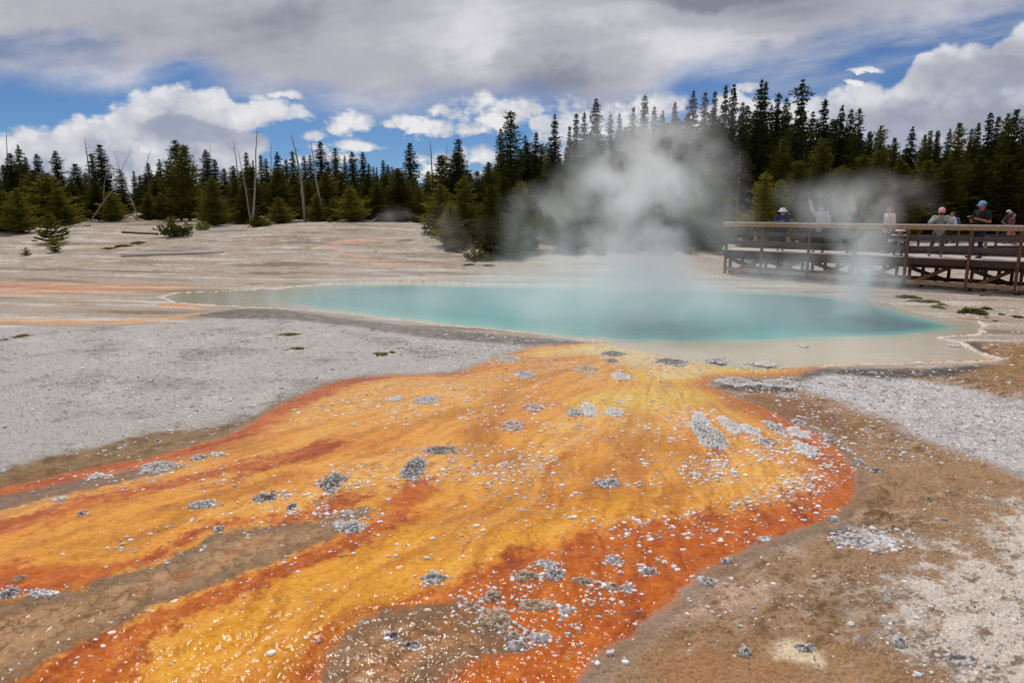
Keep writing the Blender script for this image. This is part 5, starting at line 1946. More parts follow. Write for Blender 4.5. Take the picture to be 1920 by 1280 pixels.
        ho_ = solid('cap', [('b', head + Vector((0, .002 * H, .030 * H)), .0685 * H, (.93, 1.03, .92))], hat_mat, body, 0.010, None, 3)
        cut = bmesh.new()
        cut.from_mesh(ho_.data)
        bmesh.ops.delete(cut, geom=[v for v in cut.verts if v.co.z < head.z + .022 * H], context='VERTS')
        cut.to_mesh(ho_.data)
        cut.free()
        m = MB()
        vs, fs = [], []
        for k in range(9):
            a = math.pi * (0.12 + 0.76 * k / 8)
            for rr_, dz_ in ((.060, .026), (.118, .012), (.116, .007), (.060, .020)):
                vs.append(head + Vector((math.cos(a) * min(rr_, .080) * .95, -math.sin(a) * rr_, dz_ - .010 * abs(math.cos(a)))) * H)
        for k in range(8):
            for j in range(4):
                fs.append((k * 4 + j, k * 4 + (j + 1) % 4, (k + 1) * 4 + (j + 1) % 4, (k + 1) * 4 + j))
        fs += [(0, 1, 2, 3), (35, 34, 33, 32)]
        m.add(vs, fs)
        m.build('visor', hat_mat, ho_, True)
    R4 = Matrix.Translation(q) @ Matrix.Rotation(rz, 4, 'Z')
    return body, {k: [R4 @ v for v in vv] for k, vv in arms.items()}, R4, head, H


LEGS_APART = dict(lleg=((.052, 0, .50), (.085, -.02, .285), (.105, .01, .045)), rleg=((-.052, 0, .50), (-.085, -.01, .285), (-.105, .01, .045)))

# white sun hat, navy jacket
person('person in a white bucket hat and navy jacket at the left part of the handrail', 1462, 0.55, 1.52, 0.1, M_NAVY, M_JEAN, hat='bucket', hat_mat=M_WHITE, long_hair=True, coat=True, glasses=True,
       pose=dict(larm=((.115, 0, .80), (.150, -.03, .65), (.04, -.12, .66)), rarm=((-.115, 0, .80), (-.155, -.04, .66), (-.05, -.13, .70))))
# grey fleece, arm up with a long stick
b2, a2, R2, h2, H2 = person('person in a grey fleece and dark cap raising a long stick with one arm', 1533, 0.5, 1.66, -0.25, M_GREY, M_BLACK, hat='cap', hat_mat=M_DKJ,
       pose=dict(rarm=((-.115, 0, .80), (-.185, -.03, .92), (-.225, -.05, 1.07)), larm=((.115, 0, .80), (.165, 0, .66), (.05, -.13, .64)),
                 lleg=((.052, 0, .50), (.075, -.02, .285), (.095, .0, .045)), rleg=((-.052, 0, .50), (-.07, -.02, .285), (-.09, .0, .045))))
hand = a2['rarm'][3]
tip = Vector(at_depth(1502, 353, hand.y - 0.1))
so_ = empty('selfie_stick', hand)
tag(so_, 'long thin black stick with a small camera, held high by the person in grey', 'selfie stick')
d_ = tip - hand
m = MB()
m.tube([-d_ * 0.06, d_], [0.016, 0.011], 8)
m.build('pole', M_GEAR, so_, True)
m = MB()
m.beam(d_ + Vector((-.04, 0, .03)), d_ + Vector((.04, 0, .03)), .03, .06)
m.build('camera', M_GEAR, so_)
m = MB()
m.tube([-d_ * 0.06, d_ * 0.02], [0.017, 0.017], 8)
m.build('grip', M_GEAR, so_, True)
# veiled by steam
person('person in a dark jacket almost hidden by the steam at the rail', 1594, 0.6, 1.64, -0.5, M_DKJ, M_BLACK, skin=M_SKIN, hair=M_HAIRB,
       pose=dict(larm=((.115, 0, .80), (.150, -.02, .66), (.05, -.12, .70)), rarm=((-.115, 0, .80), (-.150, -.02, .66), (-.04, -.13, .72))))
person('person with long brown hair and a beige knit top beside the right steam', 1661, 1.3, 1.60, -1.0, M_BEIGE, M_DKJ, hair=M_HAIRB, long_hair=True)
# low white figure
CROUCH = dict(hip=(0, .10, .17), chest=(0, .02, .36), neck=(0, -.02, .46), head=(0, -.045, .545),
              lleg=((.055, .09, .17), (.085, -.10, .30), (.075, .0, .045)), rleg=((-.055, .09, .17), (-.085, -.10, .30), (-.075, .0, .045)),
              larm=((.115, .01, .42), (.170, -.03, .30), (.04, -.12, .30)), rarm=((-.115, .01, .42), (-.190, -.04, .32), (-.06, -.10, .40)))
person('person in a white shirt and white sun hat crouching behind the rails', 1683, 0.5, 1.45, 0.2, M_WHITE, M_BLACK, hat='bucket', hat_mat=M_WHITE, pose=CROUCH)
# pink cap
PHOTO = dict(hip=(0, .03, .52), chest=(0, -.035, .73), neck=(0, -.065, .815), head=(0, -.085, .905),
             larm=((.115, -.03, .785), (.185, -.10, .68), (.03, -.17, .80)), rarm=((-.115, -.03, .785), (-.185, -.10, .68), (-.03, -.17, .80)),
             lleg=((.052, .03, .50), (.075, .0, .285), (.07, .03, .045)), rleg=((-.052, .03, .50), (-.10, -.01, .285), (-.14, .04, .045)))
b5, a5, R5, h5, H5 = person('person in a pink cap and grey hoodie leaning on the rail', 1757, 0.55, 1.56, 0.0, M_GREY2, M_OLIVE, hat='cap', hat_mat=M_PINK, pose=PHOTO)
c5 = (a5['larm'][3] + a5['rarm'][3]) / 2 + Vector((0, -0.03, 0.05))
m = MB()
m.beam((-.07, 0, 0), (.07, 0, 0), .010, .075)
ph = m.build('phone', M_GEAR)
ph.location = c5
ph.rotation_euler = (0, 0, -math.atan2(c5.x, c5.y))
tag(ph, 'dark phone held up in both hands by the person in the pink cap', 'phone')
m = MB()
m.ball((.045, -.006, .02), .008, 8, 6)
m.build('lens', M_LENS, ph, True)
# black shirt with a camera
CAMP = dict(larm=((.115, 0, .80), (.165, .01, .65), (.02, -.13, .70)), rarm=((-.115, 0, .80), (-.165, -.03, .65), (-.085, -.17, .72)),
            lleg=((.052, 0, .50), (.06, -.02, .285), (.06, .01, .045)), rleg=((-.052, 0, .50), (-.09, -.04, .285), (-.13, -.02, .045)), head=(0, -.018, .925))
b7, a7, R7, h7, H7 = person('person in a black t-shirt and blue white cap holding a camera', 1832, 0.65, 1.72, -0.75, M_BLACK, M_JEAN, skin=M_SKIN2, hat='cap', hat_mat=M_BLUEW, sleeves='short', glasses=True, pose=CAMP)
c7 = (a7['larm'][3] + a7['rarm'][3]) / 2
cr = empty('camera', c7, b7.rotation_euler.z)
tag(cr, 'black camera held at chest height by the person in the black t-shirt', 'camera')
m = MB()
m.beam((-.065, 0, 0), (.065, 0, 0), .06, .085, bev=.01)
m.beam((-.022, 0, .055), (.022, 0, .055), .045, .03)
m.build('camera_body', M_GEAR, cr)
m = MB()
m.tube([(0, -.03, -.005), (0, -.11, -.005)], [.036, .036], 12)
m.build('lens', M_GEAR, cr, True)
# walkers on the far walk


def far_spot(px, Y, z):
    x, y, _ = at_depth(px, 470, Y)
    return (x, y, z)


WALK = dict(lleg=((.052, 0, .50), (.056, -.085, .30), (.056, -.12, .055)), rleg=((-.052, 0, .50), (-.056, .03, .285), (-.056, .14, .07)),
            larm=((.115, 0, .80), (.145, .05, .65), (.13, .0, .52)), rarm=((-.115, 0, .80), (-.145, -.02, .65), (-.13, -.11, .55)))
b6, a6, R6, h6, H6 = person('person in a pale lilac shirt with a blue backpack on the far boardwalk', 1779, 0, 1.66, -1.2, M_LILAC, M_BLACK, hair=M_HAIRB, where=far_spot(1779, 36.2, 0.69), pose=WALK)
bp = empty('backpack', R6 @ (Vector((0, .13, .70)) * H6), b6.rotation_euler.z)
tag(bp, 'blue backpack carried by the person in the pale lilac shirt', 'backpack')
m = MB()
m.ball((0, .03, 0), .2, 12, 9, (.75, .5, 1.15))
m.build('bag', M_BLUEP, bp, True)
m = MB()
m.ball((0, .13, -.07), .12, 10, 8, (.8, .4, .8))
m.build('pocket', M_BLUEP, bp, True)
for sx in (1, -1):
    m = MB()
    m.tube([(sx * .10, -.04, .16), (sx * .12, -.20, .20), (sx * .13, -.30, .05), (sx * .12, -.10, -.14)], .018, 6)
    m.build('strap', M_BLUEP, bp, True)
person('person in a dark shirt and light cap walking right on the far boardwalk', 1882, 0, 1.74, 1.3, M_DKJ, M_NAVY, skin=M_SKIN2, hat='cap', hat_mat=M_BEIGE, sleeves='short', where=far_spot(1881, 36.6, 0.69), pose=dict(WALK, larm=((.115, 0, .80), (.17, .08, .66), (.10, -.02, .58)), rarm=((-.115, 0, .80), (-.17, .08, .66), (-.10, -.02, .58))))
person('person in a maroon shirt and tan shorts walking on the far boardwalk', 1890, 0, 1.62, 1.35, M_MAROON, M_TANS, hair=M_HAIRD, long_hair=True, shorts=True, where=far_spot(1890, 35.8, 0.69), pose=WALK)
person('tiny far person in pale clothes behind the far fence of the left wood', 226, 0, 1.72, 0.4, M_WHITE, M_JEAN, hair=M_HAIRB, where=(far_spot(226, 100, zf)[0], 100.2, zf + 0.02))
# ------------------------------------------------------------------ sinter lumps and crumbs
def mat_z(P):
    """height of the mat apron at points (as the ground sheet has it, without its fine grain)"""
    return terrain(P[:, 0], P[:, 1]) + sstep(0.0, 1.2, sdf(P, MAT, 3.0)) * 0.05 * sstep(14, 8, P[:, 1])


def attr_mat(name, rough=0.9, bump=0.6, scale=60.0, dist=0.01, spec=0.15):
    m, t = new_mat(name)
    p = t.pos()
    n = t.noise(p, scale, 5, 0.7)
    hs = t.node('ShaderNodeHueSaturation')
    t.put(hs.inputs['Color'], t.attr('surface'))
    t.put(hs.inputs['Value'], n * 0.9 + 0.55)
    b = finish(t, Base_Color=S(t.nt, hs.outputs[0]), Roughness=rough, Normal=t.bump(n, bump, dist))
    b.inputs['Specular IOR Level'].default_value = spec
    return m


M_SINTER = attr_mat('sinter_rock', 0.8)
TONE = {'grey': (lin(112, 107, 104), lin(212, 207, 204)), 'dark': (lin(92, 87, 84), lin(206, 200, 196)), 'white': (lin(164, 158, 153), lin(226, 221, 217)),
        'brown': (lin(140, 112, 86), lin(206, 188, 168)), 'rust': (lin(150, 108, 82), lin(216, 206, 200))}
LUMPS = [
    # px, py, half width, half depth (picture points), height m, tone, label
    (300, 879, 40, 15, .07, 'grey', 'large grey white sinter lump in the orange streak at the left'),
    (372, 860, 15, 6, .04, 'grey', 'small grey lump between the large left lump and the white scraps'),
    (408, 856, 15, 5, .03, 'white', 'white sinter scrap at the right end of the row by the large left lump'),
    (182, 895, 20, 5, .03, 'white', 'thin white crust strip left of the large left lump'),
    (112, 943, 13, 5, .02, 'white', 'white crust scrap on the grey brown strip at the left edge'),
    (155, 974, 8, 5, .03, 'dark', 'tiny dark lump alone on the left orange band'),
    (776, 888, 27, 24, .06, 'dark', 'dark grey oval mound, darkest of the mat, with an orange run below it'),
    (826, 852, 36, 9, .05, 'dark', 'long dark mound with a white left end just above the darkest oval mound'),
    (626, 914, 24, 20, .06, 'dark', 'dark lump ringed with white, left of the darkest oval mound'),
    (500, 944, 24, 9, .06, 'dark', 'dark flat lump inside a ring of white crumbs'),
    (380, 957, 27, 9, .05, 'grey', 'grey and white elongated lump on the yellow left lobe'),
    (548, 961, 9, 6, .04, 'dark', 'small dark lump right of the white ringed flat lump'),
    (662, 1000, 24, 14, .05, 'grey', 'grey lump with a white rim at the upper end of the cracked island'),
    (636, 994, 12, 9, .04, 'white', 'white lump touching the left of the white rimmed grey lump'),
    (655, 973, 15, 5, .03, 'white', 'white scrap just above the white rimmed grey lump'),
    (1328, 824, 32, 34, .10, 'grey', 'largest grey mound studded with white, tilted, in the right part of the mat'),
    (1314, 792, 16, 15, .06, 'white', 'white mound touching the upper right of the largest grey mound'),
    (1368, 804, 19, 18, .07, 'white', 'round white grey mound right of the largest grey mound'),
    (1408, 812, 18, 14, .05, 'white', 'white streak of crust between two round mounds in the right part of the mat'),
    (1450, 804, 15, 16, .06, 'grey', 'grey white mound, second from the right in the row beside the largest mound'),
    (1431, 834, 14, 9, .06, 'grey', 'small dark centred mound below the row beside the largest mound'),
    (1496, 812, 22, 12, .04, 'white', 'white slanted crust at the right end of the mound row'),
    (1510, 842, 26, 16, .04, 'white', 'broad white crust patch near the right edge of the mat'),
    (1498, 792, 14, 7, .05, 'grey', 'grey lump on the red rim at the upper right of the mat'),
    (1553, 822, 9, 6, .05, 'grey', 'small grey lump on the red rim right of the broad white crust'),
    (1140, 916, 30, 9, .06, 'grey', 'isolated grey white mound in the yellow middle of the mat'),
    (962, 806, 26, 12, .07, 'rust', 'rusty grey mound in the upper middle of the mat, left of a white row'),
    (1000, 771, 20, 9, .06, 'rust', 'rusty lump above the white row in the upper middle of the mat'),
    (1078, 782, 18, 9, .06, 'grey', 'grey lump at the left end of the white row below the yellow patch'),
    (1105, 776, 16, 14, .06, 'white', 'tall white clump in the white row below the yellow patch'),
    (1152, 781, 22, 10, .06, 'white', 'wide white clump at the right of the row below the yellow patch'),
    (800, 757, 26, 9, .05, 'grey', 'grey white lump in the peach coloured left half of the mat'),
    (742, 754, 16, 6, .03, 'white', 'white scrap left of the lump in the peach coloured half of the mat'),
    (1098, 696, 22, 9, .05, 'brown', 'flat brown mound ringed by white near the head of the mat'),
    (1150, 665, 26, 6, .05, 'dark', 'dark flat mound at the head of the mat nearest the pool'),
    (1146, 679, 14, 4, .04, 'dark', 'small dark mound just below the mound nearest the pool'),
    (1258, 681, 36, 8, .05, 'dark', 'long dark flat mound at the head of the mat near the pale shelf'),
    (1345, 677, 17, 6, .06, 'grey', 'small round grey cone by the pale shelf at the head of the mat'),
    (952, 673, 24, 7, .05, 'grey', 'grey mound with white edge where the grey crust meets the head of the mat'),
    (984, 706, 22, 8, .05, 'grey', 'grey and white mound left of the flat brown mound'),
    (1164, 711, 18, 9, .05, 'white', 'white crust clump right of the flat brown mound'),
    (1435, 683, 22, 6, .04, 'white', 'white crust strip in the pale flow by the dark ledge'),
    (1384, 716, 44, 9, .06, 'grey', 'dark ledge crusted with white at the upper right of the mat, left half'),
    (1462, 719, 44, 8, .05, 'grey', 'dark ledge crusted with white at the upper right of the mat, right half'),
    (1480, 742, 24, 6, .05, 'grey', 'small crusted ridge with rust below the long dark ledge'),
    (1150, 1056, 14, 7, .05, 'white', 'white lump highest of the group on the orange lower mat'),
    (1024, 1068, 22, 8, .05, 'white', 'white ragged lump above the brown white lump of the lower mat'),
    (986, 1091, 26, 12, .06, 'brown', 'brown and white lump, left of two side by side on the lower mat'),
    (1041, 1086, 18, 10, .06, 'grey', 'grey white lump, right of two side by side on the lower mat'),
    (1090, 1096, 18, 6, .04, 'brown', 'tan scrap right of the two side by side lumps'),
    (1148, 1104, 17, 6, .04, 'brown', 'tan white scrap below the highest lump of the lower mat'),
    (1177, 1105, 11, 6, .04, 'white', 'white scrap at the right end of the lower mat group'),
    (1217, 1073, 15, 6, .04, 'grey', 'thin grey scrap near the right rim of the lower mat'),
    (815, 1097, 27, 10, .05, 'grey', 'ragged white and tan lump alone where yellow meets red on the lower mat'),
    (925, 1130, 17, 11, .04, 'brown', 'tan crust lump above the big dull lump near the bottom'),
    (887, 1146, 18, 9, .03, 'brown', 'low tan crust left of the big dull lump near the bottom'),
    (1000, 1141, 42, 11, .04, 'brown', 'wide tan flat crust with a white right end near the bottom'),
    (928, 1170, 33, 22, .07, 'brown', 'big dull grey brown lump near the bottom of the mat'),
    (1060, 1148, 15, 7, .04, 'white', 'white lump right of the wide tan crust near the bottom'),
    (1012, 1199, 26, 10, .05, 'white', 'bright white knobbly lump at the bottom of the mat, right of two'),
    (970, 1216, 19, 8, .05, 'white', 'bright white lump at the bottom of the mat, left of two'),
    (960, 1196, 18, 9, .04, 'brown', 'tan white lump above the bright white pair at the bottom'),
    (738, 1203, 15, 6, .03, 'dark', 'dark wet lump on the brown patch at the bottom, upper of two'),
    (772, 1220, 17, 6, .03, 'dark', 'dark wet lump on the brown patch at the bottom, lower of two'),
    (22, 1126, 20, 10, .06, 'grey', 'grey lump at the left frame edge above the cracked island'),
    (76, 1126, 26, 6, .03, 'white', 'long white crust strip right of the grey lump at the left frame edge'),
    (38, 1098, 9, 7, .04, 'brown', 'small brown white lump above the white strip at the left frame edge'),
    (4, 883, 8, 4, .03, 'white', 'smooth pale stone at the left frame edge on the grey gravel'),
    (410, 1003, 15, 5, .03, 'grey', 'dark white scrap at the tip of the cracked island'),
    (1615, 725, 7, 4, .05, 'brown', 'small dark brown stone on the white right crust'),
    (1716, 746, 10, 4, .03, 'white', 'bright white slab on the white right crust'),
    (1739, 937, 5, 4, .05, 'dark', 'small black stone on the brown right ground'),
    (1325, 1091, 20, 9, .04, 'grey', 'grey scrap on the pinkish crust beside the mat'),
    (1362, 1052, 15, 6, .04, 'grey', 'small grey white lump just outside the right rim of the mat'),
    (1434, 1011, 20, 5, .03, 'white', 'white scrap just outside the right rim of the mat'),
    (1564, 975, 12, 4, .04, 'grey', 'small grey lump at the lower right corner of the mat'),
    (1612, 868, 9, 6, .05, 'grey', 'small grey lump just outside the red right rim'),
    (1640, 882, 16, 6, .04, 'dark', 'dark lump on the brown ground right of the red rim'),
    (1600, 1013, 46, 12, .04, 'grey', 'patchy white and grey crust on the brown right ground'),
    (1508, 1214, 20, 5, .03, 'grey', 'thin grey crust streak above the pale round spot'),
    (1686, 1206, 16, 8, .05, 'grey', 'grey white lump on the brown ground at the lower right, left of two'),
    (1800, 1236, 30, 12, .05, 'grey', 'knobbly grey white crust at the lower right, right of two'),
    (1395, 1222, 14, 6, .04, 'grey', 'small knobbly grey lump left of the pale round spot'),
    (1508, 648, 10, 3, .02, 'white', 'small white flake in the shallow pale shelf'),
    (1787, 648, 14, 2, .02, 'white', 'thin white flake in the shallow shelf by the dark spit'),
]


def lump(px, py, hw, hd, h, tone, label, i):
    hw, hd = hw * 0.84, hd * 0.84
    cx, cyy = ground_at(px, py)
    s = FPX / math.hypot(cyy, EYE) * 1.0
    rx = hw / FPX * math.hypot(cyy, EYE)
    y1 = ground_at(px, py - hd)[1]
    y0 = ground_at(px, py + hd)[1]
    ry = max(0.03, (y1 - y0) / 2)
    N = 58
    u = np.linspace(-1.35, 1.35, N)
    U, Vv = np.meshgrid(u, u)
    rs = np.random.RandomState(900 + i)
    o1, o2 = rs.rand() * 50, rs.rand() * 50
    zz0 = float(mat_z(np.array([[cx, cyy]]))[0])
    dk, wt = TONE[tone]
    X, Y = U * rx, Vv * ry
    sc = 1.0 / max(rx, ry)
    n = fbm(X * sc * 1.6 + o1, Y * sc * 1.6 + o2, 4, 0.6)
    nf = fbm(X * 30 + o1, Y * 30 + o2, 4, 0.7)
    f = 1 - (U * U + Vv * Vv) ** 0.75 + 1.15 * n + 0.35 * nf
    # the one piece that holds the middle
    ok = f > 0
    ok[N // 2 - 2:N // 2 + 2, N // 2 - 2:N // 2 + 2] = True
    reach = np.zeros_like(ok)
    reach[N // 2, N // 2] = True
    for _ in range(160):
        g = reach.copy()
        g[1:] |= reach[:-1]
        g[:-1] |= reach[1:]
        g[:, 1:] |= reach[:, :-1]
        g[:, :-1] |= reach[:, 1:]
        g &= ok
        if (g == reach).all():
            break
        reach = g
    body = np.clip(f, 0, 1)
    z = h * 0.45 * body ** 0.7 * (0.85 + 0.5 * n + 0.38 * nf) + 0.004 * (nf > 0.02)
    P = np.stack([(cx + X).ravel(), (cyy + Y).ravel()], 1)
    z = np.where(reach, np.maximum(z, 0.004), -0.02)
    z = z + mat_z(P).reshape(z.shape) - zz0
    w = np.clip(0.75 * (1 - body) ** 2 + 2.6 * nf + 0.7 * n + (0.18 if tone != 'dark' else -0.10), 0, 1).ravel()
    C = dk[None] + (wt - dk)[None] * w[:, None]
    ix = np.arange(N * N).reshape(N, N)
    r4 = reach[:-1, :-1] | reach[1:, :-1] | reach[1:, 1:] | reach[:-1, 1:]
    F = np.stack([ix[:-1, :-1], ix[:-1, 1:], ix[1:, 1:], ix[1:, :-1]], -1)[r4]
    used = np.unique(F)
    rem = np.zeros(N * N, int)
    rem[used] = np.arange(len(used))
    V = np.stack([X.ravel(), Y.ravel(), z.ravel()], 1)[used]
    C = C[used]
    F = rem[F]
    me = mesh_np('sinter_lump', V, F, M_SINTER, smooth=False)
    set_attr(me, 'surface', 'FLOAT_COLOR', np.clip(C, 0.02, 0.8))
    o = link(bpy.data.objects.new('sinter_lump', me))
    o.location = (cx, cyy, zz0 + 0.004)
    tag(o, label, 'rock', 'crusty sinter lumps on and around the orange mat')


for i, L_ in enumerate(LUMPS):
    lump(*L_, i)


def crumbs(name, label, pts, size, tone_w, rs, flat=0.2):
    """many small broken flakes as one mesh"""
    n = len(pts)
    k = 7
    z0 = mat_z(pts)
    a = np.arange(k)[None, :] * 2 * np.pi / k + rs.rand(n, 1) * 6.28 + 0.25 * rs.randn(n, k)
    el = 0.55 + 0.45 * rs.rand(n, 1)
    th = rs.rand(n, 1) * 3.14
    rad = size[:, None] * (0.75 + 0.5 * rs.rand(n, k))
    lx, ly = np.cos(a) * rad, np.sin(a) * rad * el
    X = lx * np.cos(th) - ly * np.sin(th)
    Y = lx * np.sin(th) + ly * np.cos(th)
    hh = size[:, None] * flat * (0.6 + 0.8 * rs.rand(n, 1))
    ring0 = np.stack([pts[:, :1] + X, pts[:, 1:] + Y, np.repeat(z0[:, None] - 0.012, k, 1)], 2)
    ring1 = np.stack([pts[:, :1] + X * 0.98, pts[:, 1:] + Y * 0.98, z0[:, None] + hh * (0.6 + 0.4 * rs.rand(n, k)) + 0.002], 2)
    ring2 = np.stack([pts[:, :1] + X * 0.72, pts[:, 1:] + Y * 0.72, z0[:, None] + hh * (0.95 + 0.3 * rs.rand(n, k)) + 0.004], 2)
    top = np.stack([pts[:, :1], pts[:, 1:], z0[:, None] + hh * 1.1 + 0.004], 2)
    V = np.concatenate([ring0, ring1, ring2, top], 1)
    m = 3 * k + 1
    i = np.arange(k)
    j = (i + 1) % k
    q1 = np.stack([i, j, k + j, k + i], 1)
    q2 = q1 + k
    t3 = np.stack([2 * k + i, 2 * k + j, np.full(k, 3 * k), np.full(k, 3 * k)], 1)
    quads = np.concatenate([q1, q2], 0)
    off = (np.arange(n) * m)[:, None, None]
    Q = (quads[None] + off).reshape(-1, 4)
    T = (t3[None, :, :3] + off).reshape(-1, 3)
    me = bpy.data.meshes.new(name)
    V = V.reshape(-1, 3)
    me.vertices.add(len(V))
    me.vertices.foreach_set('co', V.astype(np.float32).ravel())
    loops = np.concatenate([Q.ravel(), T.ravel()])
    me.loops.add(len(loops))
    me.loops.foreach_set('vertex_index', loops.astype(np.int32))
    starts = np.concatenate([np.arange(len(Q)) * 4, len(Q) * 4 + np.arange(len(T)) * 3])
    me.polygons.add(len(starts))
    me.polygons.foreach_set('loop_start', starts.astype(np.int32))
    me.polygons.foreach_set('loop_total', np.concatenate([np.full(len(Q), 4), np.full(len(T), 3)]).astype(np.int32))
    me.update(calc_edges=True)
    me.validate()
    me.materials.append(M_SINTER)
    c = lin(150, 142, 136)[None] + (lin(242, 238, 236) - lin(150, 142, 136))[None] * tone_w[:, None]
    set_attr(me, 'surface', 'FLOAT_COLOR', np.repeat(c, m, 0))
    o = link(bpy.data.objects.new(name, me))
    tag(o, label, kind='stuff')


def scatter(spec, rs):
    P, Sz = [], []
    for px, py, rx, ry, n, sz in spec:
        r = np.sqrt(rs.rand(n))
        t = rs.rand(n) * 6.283
        ax, ay = px + np.cos(t) * r * rx, py + np.sin(t) * r * ry
        # clump them
        b = (640.0 - ay) / FPX
        dz = -ST + b * CT
        k = -EYE / dz
        P.append(np.stack([(ax - 960) / FPX * k, (CT + b * ST) * k], 1))
        Sz.append(sz * 0.8 * np.exp(0.62 * rs.randn(n)))
    return np.concatenate(P), np.concatenate(Sz)


rs_ = np.random.RandomState(4)
CR = [(1240, 900, 330, 110, 1150, .013), (1400, 820, 170, 80, 420, .014), (1520, 870, 90, 60, 420, .015), (1400, 900, 130, 50, 420, .014), (1470, 960, 120, 30, 110, .015), (1330, 890, 60, 20, 70, .015),
      (1100, 790, 260, 40, 420, .016), (1080, 730, 260, 36, 260, .016), (960, 690, 130, 26, 200, .018), (1170, 690, 150, 30, 170, .018), (820, 760, 180, 36, 260, .016), (660, 780, 130, 40, 200, .015),
      (860, 900, 220, 60, 520, .012), (900, 880, 130, 40, 320, .013), (640, 930, 120, 50, 330, .012), (500, 945, 60, 22, 170, .012), (590, 960, 90, 24, 220, .012), (430, 900, 160, 40, 150, .011),
      (300, 900, 160, 30, 110, .011), (160, 910, 140, 30, 90, .011), (330, 1030, 120, 40, 100, .010), (230, 1060, 120, 30, 80, .010), (430, 1000, 120, 30, 120, .010), (660, 985, 70, 30, 130, .012),
      (1090, 1090, 170, 50, 330, .010), (1110, 1060, 90, 26, 160, .009), (1000, 1150, 170, 60, 200, .011), (1280, 1010, 140, 60, 130, .012), (1340, 1000, 110, 40, 80, .013), (1200, 1060, 130, 50, 110, .011), (880, 1110, 120, 40, 70, .010),
      (760, 1010, 180, 60, 160, .011), (540, 1090, 200, 80, 130, .009), (400, 1180, 250, 70, 110, .008), (200, 1230, 200, 40, 60, .008), (900, 1230, 220, 40, 90, .010), (1140, 1190, 100, 60, 60, .010), (1080, 960, 260, 60, 190, .011),
      (1450, 1080, 150, 60, 90, .012), (1350, 1130, 150, 50, 70, .012), (1420, 690, 70, 10, 70, .02), (1460, 722, 80, 16, 150, .018), (90, 1120, 90, 14, 50, .010)]
CR = [(a, b, c, d, int(n * (1.35 if b < 960 else 0.95)), z * (0.9 if b < 800 else 0.78)) for a, b, c, d, n, z in CR]
P_, S_ = scatter(CR, rs_)
# drifts: keep more where a slow noise is high, and only on the mat side
kp = fbm(P_[:, 0] * 1.7, P_[:, 1] * 1.7, 5, 0.65, seed=50) + 0.30 * rs_.rand(len(P_)) > 0.07
kp &= sdf(P_, CRACK, 1.0) < 0.05 + 0.1 * rs_.rand(len(P_))
P_, S_ = P_[kp], S_[kp]
S_ = np.minimum(S_, 0.026)
crumbs('sinter_crumbs', 'small white and grey sinter flakes strewn over the orange mat', P_, S_, np.clip(0.75 + 0.3 * rs_.randn(len(P_)), 0, 1), rs_)
# crusty skins round the lumps
P2, S2 = [], []
for L_ in LUMPS[:66]:
    px, py, hw, hd = L_[:4]
    n = int(16 + hw * 0.9)
    p, s = scatter([(px, py, hw * 1.5, hd * 1.6, n, .0085)], rs_)
    P2.append(p)
    S2.append(s)
P2, S2 = np.concatenate(P2), np.minimum(np.concatenate(S2), .02)
crumbs('sinter_rubble', 'white sinter rubble gathered round the crusty lumps', P2, S2, np.clip(0.7 + 0.3 * rs_.randn(len(P2)), 0, 1), rs_)
P3, S3 = scatter([(1750, 780, 260, 90, 2200, .010), (1640, 720, 140, 30, 500, .012), (1800, 640, 160, 60, 300, .02), (1780, 1100, 160, 190, 900, .006), (1500, 1120, 300, 140, 300, .006), (1640, 1010, 90, 26, 300, .009),
                  (500, 700, 460, 90, 1800, .010), (250, 780, 320, 80, 1100, .008), (860, 640, 200, 20, 300, .018), (1850, 580, 140, 30, 500, .02)], rs_)
kp = (sdf(P3, MAT, 1.0) < -0.05) & (sdf(P3, POOL, 1.0) < -0.05)
P3, S3 = P3[kp], np.minimum(S3[kp], .035)
crumbs('sinter_gravel', 'loose pale sinter gravel chips on the grey and brown flats', P3, S3, np.clip(0.55 + 0.33 * rs_.randn(len(P3)), 0, 1), rs_, 0.22)
